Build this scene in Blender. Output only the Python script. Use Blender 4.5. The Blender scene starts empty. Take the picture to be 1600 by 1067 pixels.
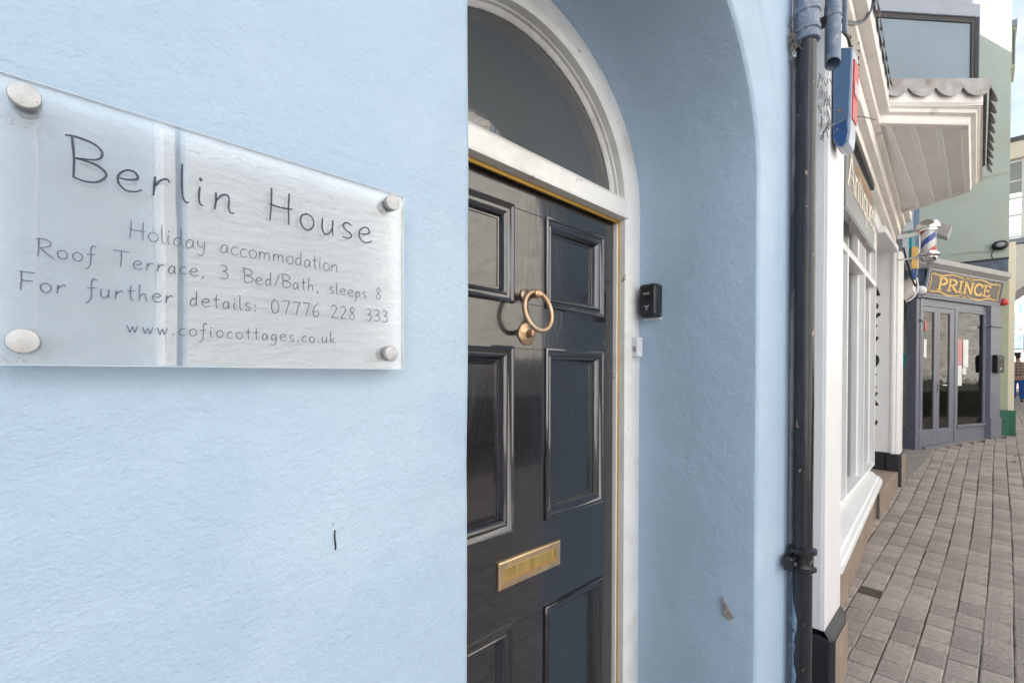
import bpy, math, random
from mathutils import Vector, Matrix
R = math.radians
rnd = random.Random(7)
S = bpy.context.scene
col = S.collection
ZC = 1.5            # camera height above the paving where the photographer stands; heights below are given relative to it

# ------------------------------------------------------------------ camera, sky, sun, exposure
cd = bpy.data.cameras.new('camera'); cam = bpy.data.objects.new('camera', cd); col.objects.link(cam); S.camera = cam
th, pt, rl = R(45.8), R(-0.5), R(0.15)
fw = Vector((math.cos(th)*math.cos(pt), math.sin(th)*math.cos(pt), math.sin(pt)))
r0 = Vector((math.sin(th), -math.cos(th), 0)); u0 = r0.cross(fw)
rt = r0*math.cos(rl) + u0*math.sin(rl); up = -r0*math.sin(rl) + u0*math.cos(rl)
cam.matrix_world = Matrix(((rt.x, up.x, -fw.x, 0), (rt.y, up.y, -fw.y, 0), (rt.z, up.z, -fw.z, ZC), (0, 0, 0, 1)))
cd.sensor_width = 36; cd.lens = 711/1600*36; cd.shift_y = (591-533.5)/1600
cd.clip_start = 0.02; cd.clip_end = 600

SUN = Vector((-1.15, 1.0, 1.27)).normalized()      # direction to the sun: over the roofs of this side of the street
w = bpy.data.worlds.new('World'); S.world = w; w.use_nodes = True
nt = w.node_tree; nt.nodes.clear()
sky = nt.nodes.new('ShaderNodeTexSky'); sky.sky_type = 'NISHITA'; sky.sun_disc = False
sky.sun_elevation = math.asin(SUN.z); sky.sun_rotation = math.atan2(SUN.x, SUN.y)
sky.air_density = 1.0; sky.dust_density = 2.0; sky.ozone_density = 1.0
bg = nt.nodes.new('ShaderNodeBackground'); bg.inputs['Strength'].default_value = 0.085
wo = nt.nodes.new('ShaderNodeOutputWorld')
tc = nt.nodes.new('ShaderNodeTexCoord'); mp = nt.nodes.new('ShaderNodeMapping'); mp.inputs['Scale'].default_value = (1, 1, 2.6)
cn = nt.nodes.new('ShaderNodeTexNoise'); cn.inputs['Scale'].default_value = 2.2; cn.inputs['Detail'].default_value = 7; cn.inputs['Roughness'].default_value = .6
cr = nt.nodes.new('ShaderNodeValToRGB'); cr.color_ramp.elements[0].position = .40; cr.color_ramp.elements[1].position = .66
mx = nt.nodes.new('ShaderNodeMixRGB'); mx.inputs['Color2'].default_value = (4.4, 4.7, 5.1, 1)
nt.links.new(tc.outputs['Generated'], mp.inputs['Vector']); nt.links.new(mp.outputs[0], cn.inputs['Vector'])
nt.links.new(cn.outputs['Fac'], cr.inputs['Fac']); nt.links.new(cr.outputs['Color'], mx.inputs['Fac'])
nt.links.new(sky.outputs[0], mx.inputs['Color1']); nt.links.new(mx.outputs[0], bg.inputs['Color'])
nt.links.new(bg.outputs[0], wo.inputs['Surface'])
sl = bpy.data.lights.new('sun', 'SUN'); sl.energy = 5.0; sl.angle = R(0.5); sl.color = (1.0, .965, .91)
so = bpy.data.objects.new('sun', sl); col.objects.link(so)
so.rotation_euler = SUN.to_track_quat('Z', 'Y').to_euler()
S.view_settings.view_transform = 'Standard'; S.view_settings.look = 'None'; S.view_settings.gamma = 1
S.view_settings.use_curve_mapping = False; S.view_settings.exposure = 1.68
S.render.engine = 'CYCLES'
try:
    S.cycles.max_bounces = 12; S.cycles.diffuse_bounces = 6; S.cycles.transparent_max_bounces = 16
    S.cycles.use_denoising = True; S.cycles.caustics_reflective = False
except Exception: pass

# ------------------------------------------------------------------ materials
def M(name, c, rough=.6, metal=0., var=.10, vs=6., bumps=(), patches=(), coat=0., spec=None, stretch=(1, 1, 1), emis=None, rand=0., island=0.):
    m = bpy.data.materials.new(name); m.use_nodes = True
    t = m.node_tree; N = t.nodes; L = t.links
    b = N['Principled BSDF']; b.inputs['Roughness'].default_value = rough; b.inputs['Metallic'].default_value = metal
    if coat: b.inputs['Coat Weight'].default_value = coat; b.inputs['Coat IOR'].default_value = 1.8; b.inputs['Coat Roughness'].default_value = .06
    if spec is not None: b.inputs['Specular IOR Level'].default_value = spec
    tcn = N.new('ShaderNodeTexCoord'); mpn = N.new('ShaderNodeMapping'); mpn.inputs['Scale'].default_value = stretch
    L.new(tcn.outputs['Object'], mpn.inputs['Vector'])
    def noise(sc, det=5, ro=.55):
        n = N.new('ShaderNodeTexNoise'); n.inputs['Scale'].default_value = sc; n.inputs['Detail'].default_value = det
        n.inputs['Roughness'].default_value = ro; L.new(mpn.outputs[0], n.inputs['Vector']); return n.outputs['Fac']
    rgb = N.new('ShaderNodeRGB'); rgb.outputs[0].default_value = (*c, 1); cur = rgb.outputs[0]
    if var:
        hv = N.new('ShaderNodeHueSaturation'); mr = N.new('ShaderNodeMapRange')
        mr.inputs['From Min'].default_value = .3; mr.inputs['From Max'].default_value = .7
        mr.inputs['To Min'].default_value = 1-var; mr.inputs['To Max'].default_value = 1+var
        L.new(noise(vs), mr.inputs['Value']); L.new(mr.outputs[0], hv.inputs['Value']); L.new(cur, hv.inputs['Color']); cur = hv.outputs[0]
    if rand or island:
        hv = N.new('ShaderNodeHueSaturation'); mr = N.new('ShaderNodeMapRange'); k = rand or island
        mr.inputs['To Min'].default_value = 1-k; mr.inputs['To Max'].default_value = 1+k
        if rand: oi = N.new('ShaderNodeObjectInfo'); L.new(oi.outputs['Random'], mr.inputs['Value'])
        else: oi = N.new('ShaderNodeNewGeometry'); L.new(oi.outputs['Random Per Island'], mr.inputs['Value'])
        L.new(mr.outputs[0], hv.inputs['Value']); L.new(cur, hv.inputs['Color']); cur = hv.outputs[0]
    for (pc, ps, lo, hi) in patches:
        rm = N.new('ShaderNodeMapRange'); rm.inputs['From Min'].default_value = lo; rm.inputs['From Max'].default_value = hi
        L.new(noise(ps, 6, .6), rm.inputs['Value'])
        mxn = N.new('ShaderNodeMixRGB'); mxn.inputs['Color2'].default_value = (*pc, 1)
        L.new(rm.outputs[0], mxn.inputs['Fac']); L.new(cur, mxn.inputs['Color1']); cur = mxn.outputs[0]
    L.new(cur, b.inputs['Base Color'])
    prev = None
    for (bs, bd) in bumps:
        bn = N.new('ShaderNodeBump'); bn.inputs['Strength'].default_value = 1; bn.inputs['Distance'].default_value = bd
        L.new(noise(bs, 4), bn.inputs['Height'])
        if prev: L.new(prev, bn.inputs['Normal'])
        prev = bn.outputs[0]
    if prev: L.new(prev, b.inputs['Normal'])
    if emis: b.inputs['Emission Color'].default_value = (*emis[0], 1); b.inputs['Emission Strength'].default_value = emis[1]
    return m

def thin_glass(name, tint=(.96, .98, .97), rough=.01, haze=0., gain=1.0, wob=0.):
    m = bpy.data.materials.new(name); m.use_nodes = True; t = m.node_tree; N = t.nodes; L = t.links
    N.clear(); o = N.new('ShaderNodeOutputMaterial'); tr = N.new('ShaderNodeBsdfTransparent'); tr.inputs[0].default_value = (*tint, 1)
    g = N.new('ShaderNodeBsdfGlossy'); g.inputs['Roughness'].default_value = rough
    fr = N.new('ShaderNodeFresnel'); fr.inputs['IOR'].default_value = 1.5
    mu = N.new('ShaderNodeMath'); mu.operation = 'MULTIPLY'; mu.inputs[1].default_value = gain; mu.use_clamp = True
    L.new(fr.outputs[0], mu.inputs[0]); mi = N.new('ShaderNodeMixShader'); L.new(mu.outputs[0], mi.inputs[0])
    L.new(tr.outputs[0], mi.inputs[1]); L.new(g.outputs[0], mi.inputs[2]); out = mi.outputs[0]
    if wob:
        tcn = N.new('ShaderNodeTexCoord'); n = N.new('ShaderNodeTexNoise'); n.inputs['Scale'].default_value = 5
        bn = N.new('ShaderNodeBump'); bn.inputs['Distance'].default_value = wob; L.new(tcn.outputs['Object'], n.inputs['Vector'])
        L.new(n.outputs['Fac'], bn.inputs['Height']); L.new(bn.outputs[0], g.inputs['Normal'])
    if haze:
        d = N.new('ShaderNodeBsdfDiffuse'); d.inputs[0].default_value = (.85, .86, .87, 1)
        m2 = N.new('ShaderNodeMixShader'); m2.inputs[0].default_value = haze
        L.new(out, m2.inputs[1]); L.new(d.outputs[0], m2.inputs[2]); out = m2.outputs[0]
    L.new(out, o.inputs['Surface']); return m

BLUE = (.374, .487, .612)
m_blue = M('blue_masonry_paint', BLUE, .62, var=.045, vs=3.2,
           bumps=((5, .007), (60, .0017), (150, .0013), (330, .0008)), patches=(((.17, .20, .24), 60, .725, .75), ((.46, .57, .68), 2.6, .50, .72), ((.27, .38, .50), 1.3, .62, .85)), stretch=(.85, .85, 1))
m_reveal = M('blue_masonry_paint_rough', BLUE, .65, var=.05, vs=3,
             bumps=((5, .010), (30, .0022), (90, .0016), (210, .0009)), patches=(((.12, .12, .12), 60, .76, .775),))
m_white = M('white_gloss_paint', (.78, .765, .74), .35, var=.05, vs=8, bumps=((14, .003), (90, .0006)),
            patches=(((.42, .36, .30), 16, .68, .74), ((.60, .57, .53), 6, .52, .75)))
m_shopw = M('white_shop_paint', (.83, .83, .83), .38, var=.03, vs=6, bumps=((20, .0015),), patches=(((.45, .42, .38), 22, .70, .76),))
m_cream = M('cream_fascia_paint', (.79, .75, .71), .5, var=.06, vs=4, bumps=((15, .002),), patches=(((.40, .33, .28), 7, .60, .78),))
m_soff = M('soffit_paint', (.88, .86, .84), .55, var=.05, vs=3, bumps=((20, .002),), patches=(((.50, .44, .39), 5, .64, .84),))
m_door = M('black_gloss_door_paint', (.012, .0115, .014), .10, var=.0, coat=.75, spec=.6,
           bumps=((3.2, .004), (34, .0010), (120, .0003), (420, .00016)), stretch=(2.2, 2.2, .35), patches=(((.30, .30, .30), 170, .70, .715),))
m_brass = M('tarnished_brass', (.72, .52, .31), .33, metal=.9, var=.15, vs=20, bumps=((60, .0006),), patches=(((.50, .47, .40), 30, .55, .68),))
m_flap = M('worn_gold_flap', (.66, .47, .17), .38, metal=.85, var=.25, vs=25, bumps=((50, .001),), stretch=(3, 1, .5))
m_brassD = M('aged_bronze', (.55, .37, .23), .38, metal=.85, var=.2, vs=30, bumps=((80, .0006),), patches=(((.62, .50, .42), 25, .5, .7),))
m_strip = M('golden_weather_strip', (.62, .36, .07), .4, metal=.6, var=.1)
m_dark = M('black_parts_and_shade', (.012, .012, .014), .5, var=.1)  # also colours the solid bars drawn as shade on the shop front
m_pipe = M('black_pipe_paint', (.019, .020, .024), .2, var=.25, vs=15, bumps=((50, .0012), (12, .002)),
           patches=(((.42, .25, .21), 42, .655, .68), ((.30, .31, .33), 120, .72, .74)), stretch=(1, 1, .5))
m_pipe2 = M('weathered_grey_pipe', (.16, .20, .27), .4, var=.2, vs=14, bumps=((50, .001),), patches=(((.45, .43, .41), 26, .56, .70), ((.28, .18, .13), 40, .68, .74)))
m_conduit = M('painted_conduit', (.36, .33, .34), .5, var=.15, vs=12, patches=(((.10, .11, .13), 9, .50, .56),), stretch=(1, 1, .2))
m_plinth = M('black_plinth_paint', (.02, .021, .026), .45, var=.2, bumps=((30, .003),), patches=(((.35, .33, .31), 60, .70, .73),))
m_render = M('brown_cement_render', (.30, .235, .19), .85, var=.15, vs=7, bumps=((25, .008), (120, .002)), patches=(((.14, .11, .09), 12, .58, .75),))
m_stone = M('grey_pavement_stone', (.27, .245, .225), .85, var=.12, vs=8, bumps=((30, .004), (160, .001)))
m_sett = M('concrete_sett', (.36, .315, .29), .88, var=.14, vs=9, rand=.17, bumps=((25, .006), (70, .007), (200, .004)),
           patches=(((.50, .47, .44), 75, .60, .66), ((.11, .095, .085), 48, .60, .68), ((.13, .125, .07), 3.2, .58, .74)))
m_settS = M('concrete_sett_far', (.36, .315, .29), .88, var=.10, vs=7, island=.17, bumps=((25, .006), (70, .007)),
            patches=(((.50, .47, .44), 75, .60, .66), ((.11, .095, .085), 48, .60, .68), ((.13, .125, .07), 3.2, .60, .76)))
m_joint = M('mossy_joint_dirt', (.075, .061, .051), .95, var=.3, vs=20, bumps=((90, .004),), patches=(((.06, .075, .02), 11, .58, .68),))
m_lead = M('lead_flashing', (.30, .295, .30), .5, metal=.35, var=.14, vs=10, bumps=((12, .004),), patches=(((.19, .155, .13), 7, .50, .7),))
m_oriel = M('slate_blue_panel_paint', (.18, .232, .285), .45, var=.05, vs=4, bumps=((60, .0008),), patches=(((.6, .62, .65), 70, .755, .77),))
m_frameb = M('grey_blue_frame_paint', (.27, .30, .36), .45, var=.06, patches=(((.65, .66, .68), 50, .72, .75),))
m_grey = M('prince_grey_paint', (.185, .195, .245), .42, var=.05, vs=5, bumps=((40, .0008),), patches=(((.35, .35, .38), 40, .73, .76),))
m_greyL = M('lead_grey_cornice', (.36, .36, .37), .6, var=.12, vs=8, bumps=((20, .004),), patches=(((.30, .16, .13), 18, .62, .72),))
m_green = M('pale_green_render', (.43, .49, .43), .7, var=.035, vs=1.6, bumps=((20, .004),), patches=(((.40, .42, .33), 1.4, .55, .8),))
m_greenY = M('sage_green_paint', (.43, .46, .33), .7, var=.08, vs=5, patches=(((.30, .26, .2), 16, .66, .72),))
m_greenD = M('bottle_green_paint', (.03, .15, .095), .5, var=.1, vs=5, patches=(((.25, .4, .33), 45, .72, .74),))
m_leadD = M('dark_blue_lead', (.09, .12, .17), .5, var=.3, vs=10, bumps=((14, .006),))
m_sign = M('grey_sign_board', (.21, .205, .21), .3, var=.05)
m_cream2 = M('cream_lettering', (.80, .72, .58), .5, var=0)
m_orangeL = M('faded_orange_lettering', (.55, .27, .09), .5, var=0)
m_gold = M('gold_leaf_lettering', (.78, .50, .12), .45, var=.06, vs=20)
m_slate = M('slate_sign_board', (.125, .105, .10), .55, var=.25, vs=22, bumps=((25, .003),))
m_black = M('black_paint', (.012, .012, .013), .4, var=0)
m_blk2 = M('black_lettering', (.016, .016, .018), .5, var=0)
m_safe = M('black_key_safe_plastic', (.018, .019, .023), .35, var=.2, vs=60, bumps=((160, .0008),), patches=(((.30, .30, .32), 130, .63, .69),))
m_plas = M('white_plastic', (.74, .74, .75), .35, var=.02)
m_grplas = M('grey_plastic', (.30, .30, .32), .4, var=.05)
m_steel = M('chrome_steel', (.62, .62, .62), .16, metal=1., var=.05, bumps=((20, .001),))
m_bolt = M('frosted_bolt_cap', (.50, .50, .50), .55, metal=.35, var=.12, vs=90, bumps=((140, .0006),), patches=(((.33, .20, .13), 150, .64, .70), ((.40, .40, .42), 60, .5, .7)))
m_ink = M('charcoal_lettering', (.028, .036, .06), .5, var=.15, vs=80)
m_ink2 = M('faded_charcoal_lettering', (.085, .10, .14), .5, var=.2, vs=90)
m_acr = thin_glass('clear_acrylic', (.995, .998, 1.0), .012, haze=.07, gain=2.3, wob=.0004)
m_tube = thin_glass('pole_glass', (1, 1, 1), .01, gain=.7)
m_acre = M('frosted_acrylic_edge', (.70, .78, .84), .3, var=.05)
m_glass = thin_glass('window_glass', (.90, .94, .92), .005, gain=1.15, wob=.002)
m_fan = thin_glass('fanlight_glass', (.95, .96, .94), .004, haze=.05, gain=2.8, wob=.0002)
m_mirror = M('dark_window_glass', (.03, .035, .04), .04, var=0, spec=1.0)
m_hall = M('hall_plaster', (.78, .76, .70), .8, var=.04)
m_int = M('shop_interior', (.60, .60, .56), .8, var=.15, vs=2)
m_intst = M('stone_reflection_tone', (.62, .60, .58), .9, var=.3, vs=5, bumps=((7, .06), (22, .03)), stretch=(1, 1, 2.4))  # stone tones that imitate a reflection in the shop glass
m_wood = M('pine_timber', (.50, .31, .16), .55, var=.15, vs=6, stretch=(1, 6, 6), bumps=((30, .001),))
m_red = M('red_plastic', (.55, .06, .05), .35, var=.08)
m_blu = M('blue_plastic', (.03, .09, .26), .3, var=.15, vs=20, patches=(((.35, .30, .22), 45, .60, .68),))
m_blu2 = M('steel_blue_plastic', (.09, .165, .28), .35, var=.1, vs=10)
m_case = M('translucent_casing', (.42, .46, .54), .3, var=.1)
m_teal = M('teal_panel', (.0, .26, .32), .4, var=.05)
m_orng = M('amber_plastic', (.72, .44, .15), .4, var=.06)
m_poleW = M('pole_white', (.82, .82, .84), .2, var=0); m_poleR = M('pole_red', (.70, .05, .04), .2, var=0); m_poleB = M('pole_blue', (.02, .09, .45), .2, var=0)
m_paper = M('paper', (.78, .80, .82), .8, var=.03); m_paperR = M('red_printed_paper', (.62, .30, .31), .8, var=.1, vs=30)
m_paperT = M('turquoise_poster', (.05, .50, .48), .7, var=.2, vs=20)
m_dirt = M('cobweb_debris', (.26, .21, .18), .95, var=.5, vs=60)
m_web = M('cobweb_thread', (.62, .60, .58), .8, var=.1)
m_stain = M('grey_bolt_stain', (.30, .31, .33), .8, var=.3, vs=80)
m_cable = M('black_cable', (.008, .008, .01), .35, var=0)
m_exposed = M('exposed_stone_patch', (.30, .275, .25), .9, var=.3, vs=60, bumps=((120, .004),))
m_oppW = M('white_render_opposite', (.86, .855, .84), .8, var=.07, vs=4, bumps=((4, .025), (12, .012)), stretch=(.6, .6, 2.2))
m_reflector = M('added_pale_reflector', (.52, .59, .66), .8, var=.10, vs=2)  # tone of the sheet added to brighten the name plate's reflection
m_bar = M('pale_glazing_bar', (.66, .70, .74), .6)
m_oppC = M('cream_stone_opposite', (.88, .84, .77), .85, var=.10, vs=2.5, bumps=((2.5, .12), (9, .06), (25, .02)), patches=(((.45, .41, .36), 5, .60, .75),), stretch=(1, 1, 1.8))
m_recess = M('recess_blue_grey', (.44, .53, .62), .7)
m_oppD = M('dark_plinth_opposite', (.27, .235, .215), .7, var=.1)
m_roof = M('roof_slate', (.11, .11, .125), .7, var=.2, vs=4)
m_back = M('plain_render', (.45, .44, .42), .8, var=.06)
m_netB = M('blue_scaffold_sheeting', (.18, .40, .70), .5, var=.25, vs=1.6, bumps=((2, .1),), patches=(((.70, .78, .88), 1.0, .55, .65),))
m_board = M('scaffold_board', (.62, .55, .48), .7, var=.1)
m_pole = M('scaffold_tube', (.55, .57, .62), .4, metal=.5, var=.1)

# ------------------------------------------------------------------ mesh building
class MB:
    def __init__(s, T=None): s.v = []; s.f = []; s.T = T
    def P(s, p):
        u, v, z = p
        if s.T:
            ox, oy, a = s.T; c, n = math.cos(R(a)), math.sin(R(a)); u, v = ox+u*c-v*n, oy+u*n+v*c
        return (u, v, z+ZC)
    def add(s, vs, fs):
        k = len(s.v); s.v += [s.P(p) for p in vs]; s.f += [tuple(i+k for i in f) for f in fs]
    def box(s, x0, x1, y0, y1, z0, z1):
        s.add([(x, y, z) for x in (x0, x1) for y in (y0, y1) for z in (z0, z1)],
              [(0, 1, 3, 2), (4, 6, 7, 5), (0, 4, 5, 1), (2, 3, 7, 6), (0, 2, 6, 4), (1, 5, 7, 3)])
        return s
    def prism(s, poly, d0, d1, axis='y'):          # outline given in the two other axes, extruded from d0 to d1
        n = len(poly)
        def q(p, d): return {'y': (p[0], d, p[1]), 'x': (d, p[0], p[1]), 'z': (p[0], p[1], d)}[axis]
        s.add([q(p, d0) for p in poly]+[q(p, d1) for p in poly],
              [tuple(range(n)), tuple(range(2*n-1, n-1, -1))]+[(i, (i+1) % n, n+(i+1) % n, n+i) for i in range(n)])
        return s
    def loft(s, rings, closed=True, cap0=False, cap1=False):
        n = len(rings[0]); vs = [p for r in rings for p in r]; fs = []
        for k in range(len(rings)-1):
            for i in range(n if closed else n-1):
                a, b = k*n+i, k*n+(i+1) % n; fs.append((a, b, b+n, a+n))
        if cap0: fs.append(tuple(range(n)))
        if cap1: fs.append(tuple(range((len(rings)-1)*n, len(rings)*n)))
        s.add(vs, fs); return s
    def rect(s, x0, x1, z0, z1, prof, cap=True):    # a picture-frame moulding: profile = (inset, depth)
        s.loft([[(x0+i, y, z0+i), (x1-i, y, z0+i), (x1-i, y, z1-i), (x0+i, y, z1-i)] for i, y in prof], cap1=cap); return s
    def tube(s, path, r, n=10, caps=True, up=None):
        P = [Vector(p) for p in path]; rings = []; r = r if isinstance(r, (list, tuple)) else [r]*len(P)
        t0 = (P[1]-P[0]).normalized(); ref = Vector((0, 0, 1)) if abs(t0.z) < .9 else Vector((1, 0, 0)); a = t0.cross(ref).normalized()
        for i, p in enumerate(P):
            t = (P[min(i+1, len(P)-1)]-P[max(i-1, 0)]).normalized(); a = (a-t*a.dot(t)).normalized(); b = t.cross(a)
            rings.append([tuple(p+(a*math.cos(2*math.pi*k/n)+b*math.sin(2*math.pi*k/n))*r[i]) for k in range(n)])
        s.loft(rings, cap0=caps, cap1=caps); return s
    def lathe(s, c, axis, prof, n=24):              # prof: (distance along axis, radius)
        ax = Vector(axis).normalized(); ref = Vector((0, 0, 1)) if abs(ax.z) < .9 else Vector((1, 0, 0))
        a = ax.cross(ref).normalized(); b = ax.cross(a); c = Vector(c)
        s.loft([[tuple(c+ax*d+(a*math.cos(2*math.pi*k/n)+b*math.sin(2*math.pi*k/n))*max(r, .0002)) for k in range(n)] for d, r in prof], cap0=True, cap1=True)
        return s
    def ribbon(s, pts, wd, y, nrm=None):            # a flat brush stroke in the x-z plane at depth y
        n = len(pts); vs = []; fs = []
        wd = wd if isinstance(wd, (list, tuple)) else [wd]*n
        for i, (x, z) in enumerate(pts):
            x0, z0 = pts[max(i-1, 0)]; x1, z1 = pts[min(i+1, n-1)]; dx, dz = x1-x0, z1-z0; l = math.hypot(dx, dz) or 1
            h = wd[i]/2; vs += [(x-dz/l*h, y, z+dx/l*h), (x+dz/l*h, y, z-dx/l*h)]
        for i in range(n-1): fs.append((2*i, 2*i+1, 2*i+3, 2*i+2))
        s.add(vs, fs); return s
    def build(s, name, mat, parent=None, smooth=False, bevel=0., origin=None):
        me = bpy.data.meshes.new(name)
        if parent is not None: o0 = Vector(parent['_o'])
        elif origin is not None: o0 = Vector(origin)
        else:
            xs = [p[0] for p in s.v]; ys = [p[1] for p in s.v]; zs = [p[2] for p in s.v]
            o0 = Vector(((min(xs)+max(xs))/2, (min(ys)+max(ys))/2, min(zs)))
        me.from_pydata([tuple(Vector(p)-o0) for p in s.v], [], s.f)
        import bmesh
        bm = bmesh.new(); bm.from_mesh(me); bmesh.ops.recalc_face_normals(bm, faces=bm.faces); bm.to_mesh(me); bm.free()
        me.materials.append(mat)
        if smooth:
            for p in me.polygons: p.use_smooth = True
            try: me.set_sharp_from_angle(angle=R(38))
            except Exception: pass
        o = bpy.data.objects.new(name, me); col.objects.link(o)
        if parent is not None: o.parent = parent
        else: o.location = o0
        o['_o'] = tuple(o0)
        if bevel:
            b = o.modifiers.new('bevel', 'BEVEL'); b.width = bevel; b.segments = 2; b.limit_method = 'ANGLE'; b.angle_limit = R(40)
        return o
def tag(o, label=None, cat=None, group=None, kind=None):
    for k, v in (('label', label), ('category', cat), ('group', group), ('kind', kind)):
        if v: o[k] = v
    return o
def thing(name, x, y, z, label, cat, group=None):
    o = bpy.data.objects.new(name, None); col.objects.link(o); o.location = (x, y, z+ZC); o.empty_display_size = .1
    o['_o'] = (x, y, z+ZC); return tag(o, label, cat, group)
def B(name, mat, par, *a, T=None, bevel=0., **k):
    return MB(T).box(*a).build(name, mat, par, bevel=bevel, **k)

def cr_3(pts, n=8):
    P = [pts[0]]+list(pts)+[pts[-1]]; o = []
    for i in range(1, len(P)-2):
        for k in range(n):
            t = k/n; o.append(tuple(.5*((2*P[i][j])+(-P[i-1][j]+P[i+1][j])*t+(2*P[i-1][j]-5*P[i][j]+4*P[i+1][j]-P[i+2][j])*t*t+(-P[i-1][j]+3*P[i][j]-3*P[i+1][j]+P[i+2][j])*t**3) for j in range(3)))
    o.append(tuple(pts[-1])); return o
def lerp(x, xs, ys):
    if x <= xs[0]: return ys[0]
    for i in range(len(xs)-1):
        if x <= xs[i+1]: return ys[i]+(ys[i+1]-ys[i])*(x-xs[i])/(xs[i+1]-xs[i])
    return ys[-1]
GX = [-10, 0, 3.2, 6.6, 9.8, 14, 25, 80, 200]; GZ = [-1.80, -1.585, -1.50, -1.40, -1.13, -1.05, -.96, -.6, -.6]
def gz(x): return lerp(x, GX, GZ)

# ------------------------------------------------------------------ ground and paving
g = MB(); xs = sorted(set([-12, -6]+GX+[1.5, 4.5, 8, 12, 18, 40, 120])); ring = []
for x in xs: ring.append([(x, yy, gz(x)-.009) for yy in (-60, -5, 0, 12, 60)])
g.loft(ring, closed=False); tag(g.build('ground', m_joint), kind='structure')
pav = MB(); pav.box(3.0, 3.05, 0, .05, -1.55, -1.54)
pav = bpy.data.objects.new('pavement', None); col.objects.link(pav); pav['_o'] = (0, 0, 0); pav['kind'] = 'structure'
a0 = R(-1.3); CW = .1225
def sett_shape(L, W, h=.05):
    c = .006; m = MB()
    def ringz(i, z): return [(i, i-W/2, z), (L-i, i-W/2, z), (L-i, W/2-i, z), (i, W/2-i, z)]
    m.loft([ringz(0, -h), ringz(0, -c), ringz(c, 0)], cap1=True); return m
LEN = [.105, .14, .165, .19, .235]
import bmesh
smesh = {}
for i, Lx in enumerate(LEN):
    for j in range(2):
        mb = sett_shape(Lx, CW-.0045); me = bpy.data.meshes.new('sett')
        rj = random.Random(i*7+j); me.from_pydata([(x+rj.uniform(-.002, .002), y+rj.uniform(-.002, .002), z-ZC+(rj.uniform(-.0025, .0015) if k >= 8 else 0)) for k, (x, y, z) in enumerate(mb.v)], [], mb.f)
        me.materials.append(m_sett); smesh[(i, j)] = me
def in_build(x, y):       # where walls and steps stand
    if x < 2.4: return y > .44
    if x < 7.6: return y > .575+.0559*(x-3.52)+.11
    if x < 9.5: return y > .95
    if x < 12.2: return y > .56-.364*(x-9.5)
    return y > -.40
cand = []
for rI in range(-24, 9):
    yl = rI*CW; x = -2.0+rnd.random()*.2
    while x < 30:
        i = rnd.choices(range(5), [1.2, 3, 3, 2.2, 1.4])[0]; L_ = LEN[i]+.0055
        wob = .010*math.sin(x*.8+rI*.22)+.0016*math.sin(x*3.7+rI*2.1)
        X = x*math.cos(a0)-(yl+wob)*math.sin(a0); Yy = x*math.sin(a0)+(yl+wob)*math.cos(a0)
        mx_, my_ = X+L_/2, Yy
        if not in_build(mx_, my_+.02) and not (abs(mx_-3.93) < .09 and .50 < my_ and my_ < .62):
            cand.append((X, Yy, i, rnd.random()))
        x += L_
def visible(X, Y):
    return X > 2.0 and Y/X < .235 and Y/X > -.058
vis = sorted([c for c in cand if visible(c[0], c[1])], key=lambda c: c[0]*c[0]+c[1]*c[1])[:298]
vs_ = set(id(c) for c in vis)
def sett_mat(X, Y, rz):
    sl = math.atan2(gz(X+.2)-gz(X), .2)
    return Matrix.Translation((X, Y, gz(X)+ZC+rz*.006-.002)) @ Matrix.Rotation(a0+(rz-.5)*.012, 4, 'Z') @ Matrix.Rotation(-sl+(rz-.5)*.012, 4, 'Y') @ Matrix.Rotation((rz*7 % 1-.5)*.045, 4, 'X')
for c in vis:
    o = bpy.data.objects.new('sett', smesh[(c[2], int(c[3]*2) % 2)]); col.objects.link(o); o.parent = pav; o.matrix_local = sett_mat(c[0], c[1], c[3])
sv = []; sf = []
for c in cand:
    if id(c) in vs_: continue
    me = smesh[(c[2], int(c[3]*2) % 2)]; k = len(sv); mt = sett_mat(c[0], c[1], c[3])
    sv += [tuple(mt @ v.co) for v in me.vertices]; sf += [tuple(i+k for i in p.vertices) for p in me.polygons]
me = bpy.data.meshes.new('far_setts'); me.from_pydata(sv, [], sf); me.materials.append(m_settS)
o = bpy.data.objects.new('far_setts', me); col.objects.link(o); o.parent = pav; o['kind'] = 'stuff'
# worn concrete apron before the barber shop
ap = MB(); pts = [(7.55, .95), (7.62, .62), (8.7, .53), (9.55, .50), (10.5, .20), (11.8, -.24), (12.15, -.36), (12.1, .2), (9.9, 1.0)]
ap.add([(x, y, gz(x)+.012) for x, y in pts]+[(x, y, gz(x)-.05) for x, y in pts], [tuple(range(9)), tuple(range(17, 8, -1))]+[(i, (i+1) % 9, 9+(i+1) % 9, 9+i) for i in range(9)])
tag(ap.build('concrete_apron', m_stone), kind='structure')

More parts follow.
